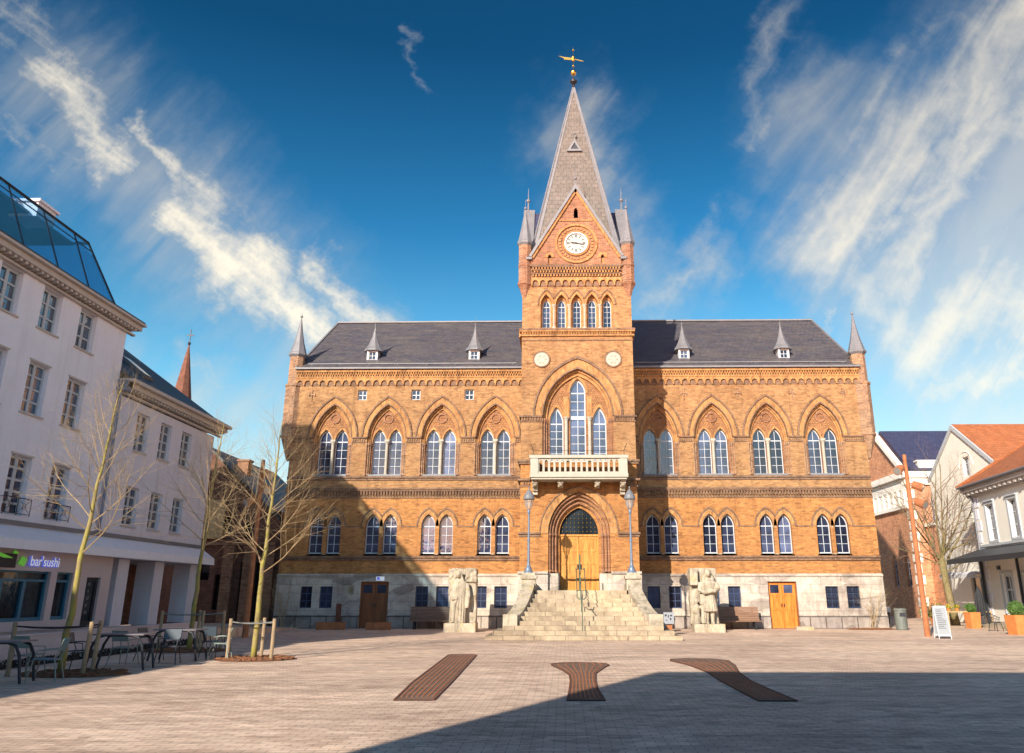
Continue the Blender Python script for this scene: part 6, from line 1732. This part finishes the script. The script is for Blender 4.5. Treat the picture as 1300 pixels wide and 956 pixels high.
def capsule(a, b, r0, r1, amp=1.0):
    ax, ay = a; bx, by = b; dx, dy = bx-ax, by-ay; l2 = dx*dx+dy*dy
    px = M_(nt, 'SUBTRACT', Uw, ax); py = M_(nt, 'SUBTRACT', Vw, ay)
    t = M_(nt, 'DIVIDE', M_(nt, 'ADD', M_(nt, 'MULTIPLY', px, dx), M_(nt, 'MULTIPLY', py, dy)), l2, True)
    qx = M_(nt, 'SUBTRACT', px, M_(nt, 'MULTIPLY', t, dx)); qy = M_(nt, 'SUBTRACT', py, M_(nt, 'MULTIPLY', t, dy))
    d = M_(nt, 'SQRT', M_(nt, 'ADD', M_(nt, 'MULTIPLY', qx, qx), M_(nt, 'MULTIPLY', qy, qy)))
    r = M_(nt, 'ADD', M_(nt, 'MULTIPLY', t, r1-r0), r0)
    k = M_(nt, 'SUBTRACT', 1.0, M_(nt, 'DIVIDE', d, r), True)
    return M_(nt, 'MULTIPLY', M_(nt, 'MULTIPLY', k, M_(nt, 'SUBTRACT', 3.0, M_(nt, 'MULTIPLY', k, 2.0))), M_(nt, 'MULTIPLY', k, amp)) if False else M_(nt, 'MULTIPLY', k, amp)
CL = [((-.86, .86), (-.75, .74), .05, .10, .9), ((-.75, .74), (-.62, .58), .10, .085, 1.2), ((-.80, .66), (-.69, .60), .06, .07, .8), ((-.59, .64), (-.49, .50), .05, .10, 1.15),
      ((-.53, .50), (-.40, .39), .085, .095, 1.35), ((-.40, .39), (-.29, .30), .095, .09, 1.35), ((-.34, .42), (-.26, .34), .05, .08, 1.1), ((-.48, .29), (-.34, .21), .07, .06, .8), ((-.64, .56), (-.52, .47), .07, .07, .55), ((-.23, .77), (-.20, .69), .02, .02, .6)]
CV = [((.75, .75), (.50, .30), .30, .28, 1.0), ((.55, .20), (.95, .20), .20, .20, 1.1), ((-.75, .72), (-.35, .33), .17, .16, .55), ((.12, .36), (.0, .62), .09, .09, .6), ((-.55, .25), (-.1, .22), .10, .08, .6), ((.38, .62), (.45, .30), .16, .18, .7)]
CR = [((.68, .82), (.32, .44), .16, .12, .95), ((.66, .67), (.37, .45), .13, .09, .9), ((.34, .84), (.27, .60), .05, .04, .55), ((.11, .36), (.20, .45), .07, .06, .8), ((.46, .30), (.66, .42), .13, .16, 1.1),
      ((.45, .25), (.70, .28), .07, .08, .9), ((.36, .35), (.27, .29), .03, .02, .7), ((.03, .66), (.03, .45), .10, .08, .6), ((.40, .40), (.60, .22), .12, .16, .8), ((-.9, .16), (.9, .14), .05, .06, .5), ((.56, .66), (.46, .42), .10, .12, .9)]
nz_l = M_(nt, 'ADD', M_(nt, 'MULTIPLY', noise(nt, uvvec(-46, .24, .085), 1, 8, .60, .7), .62), M_(nt, 'MULTIPLY', noise(nt, uvvec(-36, .40, .024), 1, 6, .55, .5), .38))
nz_r = M_(nt, 'ADD', M_(nt, 'MULTIPLY', noise(nt, uvvec(50, .36, .10), 1, 7, .56, .9), .65), M_(nt, 'MULTIPLY', noise(nt, uvvec(57, .55, .030), 1, 5, .5, .5), .35))
def cover(cap, nz, lo, hi):
    s_ = M_(nt, 'ADD', cap, M_(nt, 'MULTIPLY', M_(nt, 'SUBTRACT', nz, .5), 1.9))
    mr = N(nt, 'ShaderNodeMapRange', interpolation_type='SMOOTHSTEP'); mr.inputs[1].default_value = lo; mr.inputs[2].default_value = hi
    L(nt, s_, mr.inputs[0]); return M_(nt, 'MULTIPLY', mr.outputs[0], M_(nt, 'MINIMUM', M_(nt, 'MULTIPLY', cap, 3.0), 1.0))
def maxs(l):
    r = l[0]
    for x in l[1:]: r = M_(nt, 'MAXIMUM', r, x)
    return r
capL = maxs([capsule(*c) for c in CL]); capR = maxs([capsule(*c) for c in CR]); capV = maxs([capsule(*c) for c in CV])
dens = M_(nt, 'MAXIMUM', M_(nt, 'MULTIPLY', cover(capL, nz_l, .22, 1.62), .95), M_(nt, 'MAXIMUM', M_(nt, 'MULTIPLY', cover(capR, nz_r, -.12, 1.35), .84), M_(nt, 'MULTIPLY', cover(capV, nz_r, -.35, 1.15), .58)), True)
ccol = ramp(nt, dens, [(0, (1.8, 2.2, 2.6)), (.4, (2.9, 2.85, 2.6)), (.75, (4.4, 4.0, 3.25)), (1, (5.4, 4.85, 3.8))])
low = ramp(nt, sep.outputs[2], [(0, (.95, .98, 1.0)), (.3, (1, 1, 1)), (.7, (.68, .70, .76))])
ccol = mixc(nt, 1.0, ccol, low, 'MULTIPLY')
L(nt, mixc(nt, dens, clear, ccol), bg.inputs['Color'])

cam = bpy.data.cameras.new('camera'); co_ = bpy.data.objects.new('camera', cam); COL.objects.link(co_)
co_.location = (0, 0, 1.75); co_.rotation_euler = (R(90+17.4), 0, R(1.0))
cam.sensor_fit = 'HORIZONTAL'; cam.sensor_width = 36; cam.lens = 1028/1300*36
cam.shift_x = -(698-650)/1300; cam.shift_y = -(478-433)/1300
cam.clip_start = .1; cam.clip_end = 2000
S.camera = co_
S.view_settings.view_transform = 'Standard'; S.view_settings.look = 'None'; S.view_settings.exposure = .68; S.view_settings.gamma = 1
S.render.resolution_x = 1024; S.render.resolution_y = 753
